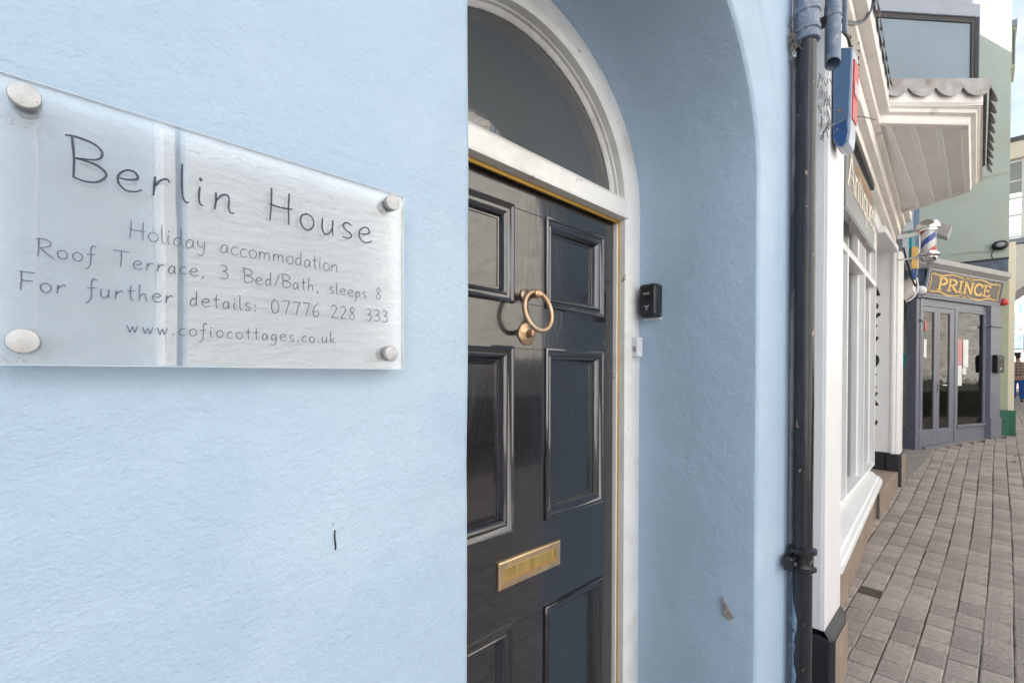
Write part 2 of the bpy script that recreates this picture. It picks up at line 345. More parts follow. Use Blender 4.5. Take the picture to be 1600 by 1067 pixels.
for i, (lx, ly, lab) in enumerate(((9.2, -.33, 'curled brown leaf on the paving near the right edge'), (9.6, -.36, 'small brown leaf on the paving farther up near the right edge'), (4.55, -.05, 'dark red berry sized scrap in a paving joint'), (7.9, .58, 'pale scrap of litter in the joint before the grey plinth'))):
    m_l = M('leaf_%d' % i, ((.22, .07, .03), (.24, .10, .04), (.25, .02, .02), (.7, .7, .7))[i], .8, var=.2); k = (.045, .035, .012, .018)[i]
    lf = MB(); zb = gz(lx)+.008
    lf.loft([[(lx-k, ly, zb), (lx-k*.3, ly-k*.45, zb+k*.2), (lx+k*.5, ly-k*.35, zb+k*.35), (lx+k, ly, zb+k*.1)], [(lx-k, ly+.002, zb+.002), (lx-k*.3, ly, zb), (lx+k*.5, ly, zb), (lx+k, ly+.002, zb+k*.12)], [(lx-k, ly+.004, zb), (lx-k*.3, ly+k*.45, zb+k*.25), (lx+k*.5, ly+k*.3, zb+k*.2), (lx+k, ly+.004, zb+k*.1)]], closed=False)
    tag(lf.build('dead_leaf' if i < 2 else 'litter', m_l), lab, 'leaf' if i < 2 else 'litter')

# ------------------------------------------------------------------ the blue house
house = thing('blue_house', .95, .475, -1.56, 'pale blue rendered house with black panelled front door in a deep arched recess', 'house')
CX, CZ = .956, .60
W_ = .5
def arch(k, a=.569, b=.50, n=30, bottom=-1.62):
    zs_ = [bottom]+[-1.5+.06*i for i in range(35) if -1.5+.06*i > bottom+.02]
    p = [(CX-a-k+W_*.005+W_*(.0016*math.sin(z*9)+.0011*math.sin(z*23+1)+.0006*math.sin(z*61)), z) for z in zs_]
    p += [(CX-(a+k)*math.cos(math.pi*i/n), CZ+(b+k)*math.sin(math.pi*i/n)) for i in range(n+1)]
    p += [(CX+a+k+W_*(.0022*math.sin(z*8+2)+.0014*math.sin(z*21)), z) for z in reversed(zs_)]
    return p
def ringd(k, yf, **kw): return [(x, yf(x) if callable(yf) else yf, z) for x, z in arch(k, **kw)]
wob_ = lambda z, q: .0016*math.sin(z*9+q)+.0011*math.sin(z*23+q*2)+.0006*math.sin(z*61)
wl = MB(); rs = lambda a, b: (lambda x: a if x > CX else b)
XL, XR, ZT = -4.0, 2.235, 7.1
rings = [ringd(0, .90), ringd(0, .7), ringd(0, .495), ringd(.002, .486), ringd(.007, .479), ringd(.016, rs(.4755, .4755)),
         ringd(.19, rs(.4745, .475)), ringd(.197, rs(.472, .475)), ringd(.215, rs(.464, .475)), ringd(.225, rs(.463, .475))]
wl2 = MB().loft(rings[:4], closed=False).build('door_recess', m_reveal, house, smooth=True)
outer = []
for x, z in arch(.225):
    if z < CZ: outer.append((XL if x < CX else XR-.36, .475 if x < CX else .463, z))
    else:
        dx, dz = x-CX, z-CZ+1e-6; t = min((XL-CX)/dx if dx < -1e-6 else 1e9, (XR-.36-CX)/dx if dx > 1e-6 else 1e9, (ZT-CZ)/dz)
        outer.append((CX+dx*t, .475 if x < CX else .463, CZ+dz*t))
fr_ = MB().loft(rings[3:]+[outer], closed=False)
fr_.add([(XL, .475, ZT), (XL, .475, outer[-1][2] if 0 else CZ), (XR-.36, .463, ZT), (XL, 6, ZT), (XL, 6, -1.8), (XL, .475, -1.8)], [(0, 3, 4, 5)])
fr_.build('wall', m_blue, house, smooth=True)
e = MB()      # rounded corner of the wall beyond the downpipe, and the end wall
e.loft([[(x, y, z) for x, y in ((XR-.36, .463), (XR-.345, .4635), (XR-.33, .468), (XR-.30, .476), (XR-.10, .478), (XR-.01, .482), (XR, .50), (XR, .80))] for z in (-1.65, -.5, .7, 2, 7.1)], closed=False)
e.build('corner', m_blue, house, smooth=True)
MB().prism([(.40, 7.1), (.28, 7.02), (.28, 7.12), (3.2, 9.3), (6.2, 7.1)], -4.1, 2.3, 'x').build('roof', m_roof, house)
B('back_wall', m_back, house, -4, 2.3, 5.95, 6.05, -1.8, 7.1); B('side_wall', m_back, house, 2.24, 2.30, .82, 5.95, -1.8, 7.1)
B('inner_partition', m_hall, house, -3.9, .30, .99, 1.06, -1.7, 3.2); B('inner_partition', m_hall, house, 1.62, 2.2, .99, 1.06, -1.7, 3.2)
B('inner_partition', m_hall, house, .30, 1.62, .99, 1.06, 1.16, 3.2)
h = MB().box(.28, .32, 1.06, 3.5, -1.55, 1.16); h.box(1.60, 1.64, 1.06, 3.5, -1.55, 1.16); h.box(.28, 1.64, 3.5, 3.54, -1.55, 1.16); h.box(.28, 1.64, 1.06, 3.54, 1.16, 1.2)
h.build('hallway', m_hall, house)
B('door_step', m_stone, house, .38, 1.53, .44, .95, -1.60, -1.475, bevel=.01)
ch = MB().loft([[(1.5215, y, z) for y, z in ((.580, -.716), (.577, -.757), (.5735, -.780), (.556, -.789), (.541, -.776), (.5565, -.757), (.569, -.736))],
                [(1.5165, .562+(y-.562)*.94, -.762+(z+.762)*.94) for y, z in ((.580, -.716), (.577, -.757), (.5735, -.780), (.556, -.789), (.541, -.776), (.5565, -.757), (.569, -.736))]], cap0=True, cap1=True)
tag(ch.build('chipped_patch', m_exposed, house), 'triangular chip in the paint showing grey stone')
mk = MB().tube([(.2006, .4745, -.165), (.2002, .474, -.172), (.2012, .474, -.182), (.2013, .4745, -.186)], .0008, 6); mk.box(.1988, .1995, .4740, .4755, -.159, -.158)
tag(mk.build('dark_mark', m_black, house), 'short dark vertical scratch on the wall')
rf_ = random.Random(11)
for (bx, bz, sx_, sz_, n_) in ((-.030, .176, .007, .0022, 36), (.246, .180, .007, .003, 34), (.247, .015, .006, .0025, 30), (-.027, .010, .006, .002, 20)):
    q_ = MB()
    for _ in range(n_):
        x, z, l = bx+rf_.gauss(0, sx_), bz+rf_.gauss(0, sz_), rf_.uniform(.0008, .003); q_.add([(x, .4744, z), (x+l, .4744, z+rf_.uniform(-.0004, .0004)), (x+l*.8, .4744, z+.0004), (x+l*.2, .4744, z+.0005)], [(0, 1, 2, 3)])
    tag(q_.build('bolt_stain', m_stain, house), kind='stuff')
# door frame with fanlight
W_ = 0
fa, fb = .575, .503
df = MB(); out_ = arch(0, fa, fb, bottom=-1.47); inn = arch(0, .472, .418, bottom=-1.47)
prof = []
def mixr(t, y): return [(o_[0]+(i_[0]-o_[0])*t, y, o_[1]+(i_[1]-o_[1])*t) for o_, i_ in zip(out_, inn)]
df.loft([mixr(0, .92), mixr(0, .889), mixr(.12, .884), mixr(.80, .882), mixr(.86, .886), mixr(1, .890), mixr(1, .915), mixr(1.03, .918), mixr(1.03, .97)], closed=False)
df.build('door_frame', m_white, house, smooth=True)
jb = MB(); jb.box(1.417, 1.50, .915, .96, -1.47, .575); jb.box(.43, .536, .893, .96, -1.47, .575); jb.build('door_stop', m_white, house, bevel=.003)
ts = MB(); ts.prism([(.8815, .556), (.8795, .565), (.8795, .612), (.884, .620), (.905, .640), (.955, .645), (.965, .640), (.965, .556)], .470, 1.436, 'x')
ts.build('transom', m_white, house, bevel=.002)
fl = thing  # (fanlight is a part of the house)
gl = MB(); pts = [(CX-.47*math.cos(math.pi*i/36), .60+.415*math.sin(math.pi*i/36)) for i in range(37)]
gl.prism(pts, .9455, .9485, 'y'); fan = gl.build('fanlight_glass', m_fan, house)
bd = MB()
def arcr(k, y): return [(CX-(.478-k)*math.cos(math.pi*i/36), y, .60+(.424-k)*math.sin(math.pi*i/36)) for i in range(37)]
bd.loft([arcr(0, .930), arcr(.008, .928), arcr(.016, .936), arcr(.018, .944)], closed=False); bd.build('glazing_bead', m_white, fan, smooth=True)
wsb = MB(); wsb.box(.535, 1.432, .912, .919, .5435, .5545); wsb.box(1.4215, 1.4325, .912, .919, -1.46, .5433); wsb.build('weather_strip', m_strip, house, bevel=.0015)
for z in (.4, .28, .12, -.08, -.3, -.5, -.62): MB().lathe((1.427, .911, z), (0, -1, 0), [(0, .0018), (.001, .0014)], 8).build('pin', m_grplas, house)

# front door leaf
DY = .930
door = MB()
PX = [(.608, .903), (1.050, 1.345)]; PZ = [(-1.26, -.720), (-.443, .075), (.207, .476)]
dx0, dx1, dz0, dz1 = .542, 1.414, -1.455, .548
gp = .0
door.box(dx0, PX[0][0], DY, .975, dz0, dz1); door.box(PX[1][1], dx1, DY, .975, dz0, dz1)
zz = [dz0]+[v for p in PZ for v in p]+[dz1]
for i in range(0, 8, 2): door.box(PX[0][0]+.0004, PX[1][1]-.0004, DY, .975, zz[i], zz[i+1])
for a_, b_ in PZ: door.box(PX[0][1], PX[1][0], DY+.0003, .975, a_+.0002, b_-.0002)
dr = door.build('front_door', m_door, house)
for a_, b_ in PZ:      # fine joint lines between rails and the centre muntin
    for z in (a_, b_): B('rail_joint', m_dark, dr, PX[0][1]+.008, PX[1][0]-.008, DY-.0004, DY, z-.0009, z+.0009)
for (x0, x1) in PX:
    for (z0, z1) in PZ:
        m = MB(); q = .006
        m.rect(x0-q, x1+q, z0-q, z1+q, [(0, DY), (.001, DY-.006), (.006, DY-.0085), (.010, DY-.006), (.013, DY-.001), (.019, DY+.002), (.023, DY+.002), (.026, DY-.001),
                                   (.031, DY+.002), (.037, DY+.012), (.040, DY+.018), (.044, DY+.019), (.046, DY+.023)], cap=False)
        m.build('panel_moulding', m_door, dr, smooth=True)
        p = MB().rect(x0+.028, x1-.028, z0+.028, z1-.028, [(0, DY+.021), (.02, DY+.0225)]); p.build('door_panel', m_door, dr, smooth=False)
lb = thing_o = None
l = MB(); l.rect(.849, 1.114, -.601, -.524, [(0, DY), (.0, DY-.006), (.003, DY-.008), (.019, DY-.008), (.021, DY-.004), (.0215, DY+.007)], cap=False)
letter = l.build('letterbox', m_brass, dr, smooth=False)
f_ = MB().rect(.873, 1.090, -.577, -.548, [(-.003, DY+.007), (-.003, DY-.0005), (.0, DY-.0015)]); f_.build('letterbox_flap', m_flap, dr)
# knocker
kn = tag(bpy.data.objects.new('door_knocker', None)); col.objects.link(kn); kn.parent = house; kn['_o'] = house['_o']
kx, kz = .958, .232
b = MB(); b.lathe((kx, DY, kz-.002), (0, -1, 0), [(0, .020), (.004, .0205), (.008, .016), (.016, .011), (.030, .010), (.044, .0135), (.053, .0125), (.059, .006)], 24)
b.build('hinge_boss', m_brassD, kn, smooth=True)
ry = DY-.050; rr = .056; lean = .010
ringp = [(kx+rr*math.sin(t), ry+lean*math.cos(t)-.002, kz-.052+rr*math.cos(t)) for t in [2*math.pi*i/40 for i in range(41)]]
MB().tube(ringp, .0074, 12, caps=False).build('knocker_ring', m_brassD, kn, smooth=True)
MB().lathe((kx+.004, DY, .118), (0, -1, 0), [(0, .033), (.003, .0335), (.006, .030), (.0075, .020), (.010, .012), (.018, .0095), (.026, .0105), (.031, .010), (.034, .004)], 30).build('striker_plate', m_brassD, kn, smooth=True)

# ------------------------------------------------------------------ handwriting
def cr_(pts, n=7):
    if len(pts) < 3: return pts
    P = [pts[0]]+list(pts)+[pts[-1]]; o = []
    for i in range(1, len(P)-2):
        p0, p1, p2, p3 = P[i-1], P[i], P[i+1], P[i+2]
        for k in range(n):
            t = k/n; o.append(tuple(.5*((2*p1[j])+(-p0[j]+p2[j])*t+(2*p0[j]-5*p1[j]+4*p2[j]-p3[j])*t*t+(-p0[j]+3*p1[j]-3*p2[j]+p3[j])*t**3) for j in (0, 1)))
    o.append(pts[-1]); return o
G_ = {   # width, strokes (curved unless the first item is 'L')
 'B': (.70, [[(.10, .97), (.13, .5), (.12, .06)], [(-.02, .98), (.2, 1.0), (.5, .93), (.63, .76), (.52, .58), (.15, .5)], [(.15, .5), (.5, .46), (.70, .28), (.55, .06), (.3, .0), (.10, .06)]]),
 'e': (.52, [[(.06, .27), (.25, .28), (.42, .36), (.36, .50), (.2, .50), (.05, .33), (.06, .13), (.2, .0), (.38, .02), (.5, .10)]]),
 'r': (.42, [[(.08, .50), (.06, .25), (.04, .0)], [(.06, .24), (.18, .42), (.32, .50), (.38, .42)]]),
 'l': (.20, [[(.06, 1.0), (.05, .5), (.07, .12), (.14, .0), (.2, .02)]]),
 'i': (.22, [[(.08, .50), (.06, .25), (.08, .04), (.16, .0)], [(.08, .74), (.12, .66)]]),
 'n': (.50, [[(.06, .48), (.06, .25), (.03, .0)], [(.05, .22), (.18, .42), (.32, .48), (.38, .38), (.37, .12), (.42, .0), (.5, .01)]]),
 'H': (.72, [[(.10, 1.0), (.09, .5), (.05, .0)], [(.60, .97), (.58, .5), (.59, .0)], [(.04, .50), (.35, .47), (.70, .50)]]),
 'o': (.50, [[(.26, .50), (.08, .40), (.05, .18), (.18, .0), (.36, .04), (.45, .24), (.38, .44), (.2, .50)]]),
 'u': (.50, [[(.06, .50), (.04, .2), (.12, .0), (.28, .06), (.38, .26)], [(.40, .50), (.38, .2), (.40, .0)]]),
 's': (.42, [[(.36, .46), (.2, .52), (.07, .42), (.14, .28), (.30, .20), (.36, .09), (.22, .0), (.04, .03)]]),
 'a': (.48, [[(.36, .46), (.18, .48), (.05, .26), (.08, .04), (.22, .02), (.36, .24), (.38, .46)], [(.37, .44), (.36, .15), (.44, .0)]]),
 'c': (.42, [[(.38, .44), (.2, .48), (.05, .28), (.08, .06), (.22, .0), (.40, .06)]]),
 'm': (.74, [[(.06, .46), (.06, .2), (.04, .0)], [(.05, .22), (.16, .42), (.27, .44), (.33, .3), (.32, .02)], [(.33, .24), (.44, .43), (.56, .44), (.61, .28), (.60, .06), (.68, .0)]]),
 'd': (.50, [[(.36, .42), (.18, .47), (.05, .26), (.08, .04), (.22, .02), (.36, .24)], [(.38, .98), (.37, .5), (.37, .12), (.44, .0)]]),
 't': (.38, [[(.18, .88), (.16, .4), (.18, .08), (.28, .0)], [(.02, .56), (.18, .55), (.36, .58)]]),
 'y': (.48, [[(.05, .48), (.06, .22), (.2, .10), (.34, .24)], [(.38, .48), (.38, .1), (.32, -.25), (.16, -.38), (.02, -.28)]]),
 'g': (.48, [[(.36, .46), (.18, .48), (.05, .26), (.1, .05), (.24, .06), (.36, .26)], [(.38, .46), (.38, .0), (.30, -.30), (.14, -.40), (.0, -.28)]]),
 'R': (.66, [[(.10, 1.0), (.09, .5), (.05, .0)], [(-.02, .98), (.3, 1.02), (.56, .88), (.5, .64), (.12, .5)], [(.16, .5), (.40, .24), (.72, -.06)]]),
 'f': (.40, [[(.42, .92), (.30, 1.0), (.2, .85), (.19, .4), (.16, -.10), (.06, -.32), (-.08, -.42)], [(.0, .46), (.18, .46), (.36, .50)]]),
 'T': (.74, [[(.34, .98), (.34, .5), (.30, .0)], [(-.04, .98), (.3, 1.0), (.72, .96)]]),
 ',': (.24, [[(.12, .08), (.12, -.02), (.05, -.16)]]), '.': (.22, [[(.09, .08), (.11, -.01)]]), ':': (.26, [[(.09, .44), (.11, .35)], [(.09, .08), (.11, -.01)]]),
 '/': (.34, [[(.34, .95), (.18, .5), (.02, .0)]]),
 '3': (.60, [[(.06, .90), (.25, 1.0), (.46, .86), (.40, .62), (.2, .54), (.44, .48), (.52, .24), (.34, .02), (.04, .08)]]),
 'h': (.50, [[(.07, 1.0), (.06, .5), (.05, .0)], [(.06, .24), (.2, .44), (.33, .42), (.36, .2), (.38, .0)]]),
 'p': (.48, [[(.06, .46), (.06, .0), (.03, -.42)], [(.07, .26), (.2, .46), (.38, .40), (.38, .14), (.22, .0), (.07, .1)]]),
 '8': (.58, [[(.44, .86), (.28, .98), (.12, .80), (.26, .54), (.46, .30), (.36, .04), (.16, .04), (.08, .26), (.26, .50), (.44, .74), (.44, .88)]]),
 'F': (.62, [[(.10, 1.0), (.10, .5), (.06, .0)], [(.02, 1.0), (.3, .98), (.62, 1.0)], [(.10, .54), (.3, .52), (.52, .55)]]),
 '0': (.62, [[(.30, 1.0), (.1, .76), (.08, .3), (.24, .0), (.46, .12), (.54, .5), (.44, .88), (.24, 1.0)]]),
 '7': (.58, [[(.04, .92), (.25, .94), (.54, .96)], [(.54, .96), (.40, .5), (.26, -.04)]]),
 '6': (.58, [[(.44, 1.0), (.2, .76), (.06, .34), (.18, .02), (.40, .04), (.48, .26), (.34, .44), (.1, .32)]]),
 '2': (.60, [[(.06, .82), (.24, 1.0), (.44, .86), (.38, .5), (.06, .02)], [(.06, .02), (.3, .03), (.58, .0)]]),
 'w': (.62, [[(.03, .48), (.10, .2), (.15, .02)], [(.15, .02), (.24, .26), (.30, .42)], [(.30, .42), (.36, .2), (.41, .02)], [(.41, .02), (.50, .26), (.57, .50)]]),
 'k': (.48, [[(.07, 1.0), (.06, .5), (.06, .0)], [(.40, .48), (.22, .32), (.09, .22)], [(.12, .24), (.28, .12), (.46, .0)]]),
 ' ': (.55, []), 'A': (.7, [[(.02, 0), (.33, 1.0)], [(.33, 1.0), (.66, 0)], [(.12, .34), (.54, .34)]]),
}
def write(nm, mat, par, txt, x0, x1, z, cap, wd, y, jit=.0):      # one object per word
    tot = sum(G_[c][0] for c in txt); n = len(txt)-1; gapw = ((x1-x0)-tot*cap)/n; x = x0; mb = MB()
    for c in txt:
        wdt, strokes = G_[c]; dz = rnd.uniform(-1, 1)*jit*cap
        if c == ' ' and mb.f: mb.build(nm, mat, par); mb = MB()
        for s_ in strokes:
            p = cr_(s_) if len(s_) > 2 else s_; dot = len(s_) == 2 and abs(s_[0][1]-s_[1][1]) < .12 and abs(s_[0][0]-s_[1][0]) < .1
            if len(p) == 2: p = [(p[0][0]+(p[1][0]-p[0][0])*t/4, p[0][1]+(p[1][1]-p[0][1])*t/4) for t in range(5)]
            k = len(p); ww = [wd*(.72+.4*math.sin(math.pi*min(1, (i+.6)/(k*.55)))+.12*math.sin(i*2.3)) if i < k*.5 else wd*(1.05-.35*(i/k-.5)*2) for i in range(k)]
            if dot: ww = [wd*1.4]*k
            mb.ribbon([(x+a_*cap, z+dz+b_*cap) for a_, b_ in p], ww, y)
        x += wdt*cap+gapw
    mb.build(nm, mat, par)
# ------------------------------------------------------------------ acrylic name plate
pl = thing('name_plate', .115, .46, .006, 'clear acrylic name plate with handwritten house name, bolted to the pale blue wall', 'sign')
PY0, PY1 = .4555, .4605
q = MB().box(-.040, .271, PY0, PY1, .006, .200).build('acrylic_sheet', m_acr, pl)
ed = MB(); t_ = .0006; ed.box(-.040, .271, PY0, PY1, .0054, .0058); ed.box(.2714, .2720, PY0, PY1, .006, .200); ed.box(-.040, .271, PY0, PY1, .2002, .2005)
ed.build('polished_edge', m_acre, pl)
YT = PY0-.0006
write('name_word', m_ink, pl, 'Berlin House', -.001, .233, .1395, .0305, .0015, YT, .03)
write('detail_word', m_ink2, pl, 'Holiday accommodation', .033, .196, .1035, .0145, .00066, YT, .04)
write('detail_word', m_ink2, pl, 'Roof Terrace, 3 Bed/Bath, sleeps 8', -.016, .244, .0808, .0122, .00074, YT, .04)
write('detail_word', m_ink2, pl, 'For further details: 07776 228 333', -.0245, .252, .0562, .0128, .0008, YT, .03)
write('detail_word', m_ink2, pl, 'www.cofiocottages.co.uk', .0315, .193, .0308, .0115, .0007, YT, .03)
for (bx, bz) in ((-.021, .187), (.255, .188), (.2535, .0225), (-.0225, .0215)):
    bo = MB().lathe((bx, PY0-.0002, bz), (0, -1, 0), [(0, .0082), (.0045, .0085), (.0058, .0080), (.0062, .0072)], 28).build('bolt', m_bolt, pl, smooth=True)
    MB().lathe((bx, PY1, bz), (0, 1, 0), [(0, .0062), (.0145, .0062)], 18).build('stand_off', m_bolt, pl, smooth=True)
for (bx, bz, w_, h_) in ((-.028, .171, .010, .004), (.249, .180, .008, .004), (.2475, .012, .006, .003), (-.024, .001, .007, .004)):
    pass

# ------------------------------------------------------------------ key safe and bell push
ks = thing('key_safe', 1.50, .84, .205, 'small black combination key safe fixed to the blue door recess', 'key safe')
kb = MB()
def rr_(y0, y1, z0, z1, r, x, n=5):
    p = []
    for cy, cz, a_ in ((y1-r, z1-r, 0), (y0+r, z1-r, 90), (y0+r, z0+r, 180), (y1-r, z0+r, 270)):
        for i in range(n+1):
            t = R(a_+90*i/n); p.append((x, cy+r*math.cos(t), cz+r*math.sin(t)))
    return p
kb.loft([rr_(.797, .862, .205, .325, .012, 1.5245), rr_(.797, .862, .205, .325, .012, 1.488), rr_(.799, .860, .207, .323, .011, 1.480), rr_(.804, .855, .212, .318, .010, 1.476), rr_(.810, .849, .218, .312, .008, 1.4755)], cap0=True, cap1=True)
kb.build('case', m_safe, ks, smooth=True)
kc = MB(); kc.loft([rr_(.813, .846, .262, .308, .010, 1.4757), rr_(.814, .845, .263, .307, .010, 1.4715)], cap1=True); kc.build('shutter', m_black, ks)
kd = MB(); [kd.box(1.4700, 1.4716, .818+i*.006, .8225+i*.006, .284, .292) for i in range(4)]; kd.build('number_dial', m_grplas, ks)
ke = MB(); ke.prism([(.820, .246), (.840, .246), (.840, .242), (.834, .242), (.831, .228), (.829, .228), (.827, .242), (.820, .242)], 1.4735, 1.4755, 'x'); ke.build('logo', m_grplas, ks)
kf = MB(); [kf.tube([(1.474, y, .218), (1.474, y, .312)], .0013, 6) for y in (.802, .857)]; kf.tube([(1.474, .81, .3135), (1.474, .85, .3135)], .0013, 6); kf.build('rim', m_safe, ks)
B('backing_foam', m_plas, ks, 1.515, 1.5248, .798, .861, .199, .2048)
bp = thing('bell_push', 1.47, .875, .064, 'small white plastic bell push on the white door frame beside the key safe', 'doorbell')
bb = MB(); bb.box(1.462, 1.500, .858, .8815, .065, .136); bb.build('bell_case', m_plas, bp, bevel=.004)
MB().prism([(.862, .083), (.870, .080), (.876, .088), (.876, .100), (.868, .104), (.862, .100)], 1.4600, 1.4622, 'x').build('button', m_grplas, bp)

# ------------------------------------------------------------------ pipes, conduit, cables beside the door
PXp, PYp = 1.782, .415
dp = thing('downpipe', PXp, PYp, -1.54, 'thick black cast iron downpipe with flaking paint at the corner of the blue house', 'drainpipe')
MB().tube([(PXp, PYp, z) for z in (-1.54, -1, -.5, -.1, .5, 1.15)], [.0288]*2+[.0292]+[.0296]*3, 28, caps=False).build('lower_pipe', m_pipe, dp, smooth=True)
MB().tube([(PXp, PYp, z) for z in (1.15, 1.6, 2.5, 7.0)], .0292, 28, caps=False).build('upper_pipe', m_pipe2, dp, smooth=True)
cl = MB().lathe((PXp, PYp, 1.115), (0, 0, 1), [(0, .030), (0, .0335), (.003, .0385), (.020, .0385), (.023, .0345), (.030, .0345), (.034, .0395), (.046, .0395), (.050, .0355), (.090, .0355), (.094, .0405), (.108, .0405), (.112, .036), (.118, .031)], 32)
cl.build('socket_collar', m_pipe2, dp, smooth=True)
br = MB(); br.lathe((PXp, PYp, -.660), (0, 0, 1), [(0, .030), (0, .0345), (.004, .041), (.012, .041), (.014, .0335), (.018, .032), (.055, .032), (.060, .0335), (.062, .042), (.075, .042), (.079, .034), (.080, .030)], 32)
br.build('holder_bat', m_pipe, dp, smooth=True)
lug = MB(); lug.box(PXp-.068, PXp-.024, PYp+.012, PYp+.040, -.652, -.606); lug.lathe((PXp-.058, PYp+.012, -.628), (0, -1, 0), [(0, .010), (.006, .010), (.010, .006)], 10)
lug.build('bracket_lug', m_pipe, dp, bevel=.004)
pt_ = MB(); 
pm = MB(); rows = []
for i in range(28):
    z = -1.54+.031*i; wv_ = R(152+9*math.sin(i*.9)+7*math.sin(i*2.3)-(22 if i > 24 else 0)); rows.append([(PXp+.0295*math.cos(R(104)+(wv_-R(104))*k/5), PYp+.0295*math.sin(R(104)+(wv_-R(104))*k/5), z) for k in range(6)])
pm.loft(rows, closed=False); pm.build('pale_paint_smear', M('pale_blue_overpaint', (.27, .35, .44), .5, var=.2, vs=20, patches=(((.02, .02, .025), 34, .58, .60),)), dp, smooth=True)
cn_ = thing('conduit', 1.80, .452, -1.54, 'thin painted conduit running up the blue wall just left of the thick downpipe', 'pipe')
MB().tube([(1.795, .451, -1.54), (1.795, .451, -.68)], .0105, 14).build('dark_section', m_pipe2, cn_, smooth=True)
MB().tube([(1.797, .4535, -.675), (1.797, .4535, .2), (1.797, .4535, 1.0), (1.796, .4535, 1.09)], .0088, 14).build('pale_section', m_conduit, cn_, smooth=True)
MB().tube([(1.797, .4525, 1.13), (1.797, .4525, 7.0)], .0075, 12).build('thin_section', m_conduit, cn_, smooth=True)
sp = thing('overflow_pipe', 2.36, .45, 1.36, 'short grey plastic waste pipe with an open lower end right of the tall downpipe', 'pipe')
n = 24; c_, s_ = [], []
ox, oy = 2.355, .452
def cut(r, dz): return [(ox+r*math.cos(2*math.pi*k/n), oy+r*math.sin(2*math.pi*k/n), 1.335-.45*r*math.cos(2*math.pi*k/n)+dz) for k in range(n)]
op = MB(); op.loft([[(a_, b_, 7.0) for a_, b_, _ in cut(.0295, 0)], [(a_, b_, 1.62) for a_, b_, _ in cut(.0295, 0)], cut(.0295, 0), cut(.0262, 0), [(a_, b_, 1.75) for a_, b_, _ in cut(.0262, 0)]])
op.build('pipe_body', m_pipe2, sp, smooth=True)
MB().lathe((ox, oy, 1.53), (0, 0, 1), [(0, .0296), (0, .0318), (.006, .0325), (.05, .0325), (.056, .0318), (.056, .0296)], 24).build('coupling', m_pipe2, sp, smooth=True)
B('pipe_clip', m_black, sp, 2.33, 2.38, .47, .50, 1.52, 1.54)
B('small_drop_pipe', m_pipe2, None, 2.50, 2.52, .427, .447, 1.54, 7.0, bevel=.006)
tag(bpy.data.objects['small_drop_pipe'], 'narrow grey square drop pipe hanging right of the open-ended waste pipe', 'pipe')
def cable(name, pts, r, m, label, cat='cable'):
    return tag(MB().tube(cr_3(pts), r, 6).build(name, m, None, smooth=True), label, cat)
cable('overhead_cable', [(2.45, .47, 1.58), (2.56, .45, 1.625), (2.8, .44, 1.74), (3.07, .43, 1.93), (3.4, .40, 2.35)], .009, m_cable, 'thick black cable curving up across the cream fascia at the top')
cable('cable_stub', [(2.54, .45, 1.57), (2.60, .44, 1.565), (2.66, .44, 1.545)], .007, m_cable, 'short black cable stub poking out below the thick curved cable')
cable('loose_wire', [(2.157, .45, .941), (2.25, .447, 1.03), (2.404, .445, 1.098), (2.7, .44, 1.24), (3.0, .43, 1.352), (3.25, .42, 1.43)], .0028, m_cable, 'thin loose black wire arching in front of the bell box', 'wire')
# nest of debris and cobweb behind the collar
ns = MB(); r2 = random.Random(3)
for i in range(130):
    c0 = Vector((1.765+r2.gauss(0, .012), .452+r2.uniform(-.02, .01), 1.13+r2.gauss(0, .03))); d = Vector((r2.gauss(0, 1), r2.gauss(0, .6), r2.gauss(0, 1)))*.018
    ns.tube([c0, c0+d*.5+Vector((r2.gauss(0, .003), 0, r2.gauss(0, .003))), c0+d], .0009, 4)
tag(ns.build('cobweb_nest', m_dirt), 'tangled nest of cobweb and dead twigs behind the downpipe collar', 'cobweb')
wb = MB()
for i in range(46):
    a_ = Vector((1.755+r2.gauss(0, .012), .437+r2.uniform(-.02, .0), 1.16+r2.gauss(0, .045))); b_ = Vector((1.775+r2.uniform(-.03, .03), .380+r2.uniform(-.01, .02), 1.20+r2.gauss(0, .06)))
    wb.tube([a_, (a_+b_)/2+Vector((0, -.004, -.008)), b_], .00035, 3, caps=False)
tag(wb.build('spider_web', m_web), 'fine grey spider threads stretched over the downpipe collar', 'cobweb')
wn = MB()
for i in range(34):
    c0 = Vector((2.46+r2.gauss(0, .012), .502+r2.uniform(-.022, .02), 1.36-.008*i+r2.gauss(0, .02))); d = Vector((r2.gauss(0, .008), r2.gauss(0, .006), -r2.uniform(.02, .07)))
    wn.tube([c0, c0+d*.5+Vector((r2.gauss(0, .012), 0, 0)), c0+d], .0018, 5)
tp = MB()
for i in range(7):
    y0 = .508+r2.uniform(-.014, .014); z0 = 1.34-.035*i; x0 = 2.44+r2.uniform(-.01, .01); pr_ = []
    for j in range(6):
        t = j/5; c = (x0+.012*math.sin(t*5+i), y0+.010*math.sin(t*4+i*2), z0-.06*t); pr_.append([c, (c[0]+.004, c[1]-.009*math.cos(t*3+i), c[2]-.003)])
    tp.loft(pr_, closed=False)
tag(tp.build('torn_tape', m_plas), kind='stuff')
tag(wn.build('wire_tangle', m_dirt), 'tangle of old wires and dead leaves under the open pipe end', 'wires')
chn = MB()
for i in range(17):
    t = i/16; x = 2.66+.05*math.sin(t*3.1); z = 1.60-.17*math.sin(t*math.pi); y = .44-.02*t
    chn.tube([(x+.25*t*.3+.0055*math.cos(k), y+(.0055*math.sin(k) if i % 2 else 0), z+.008*math.sin(k)) for k in [j*math.pi/4 for j in range(9)]], .0016, 4, caps=False)
tag(chn.build('hanging_chain', m_black), 'small loop of black chain hanging above the blue bell box', 'chain')

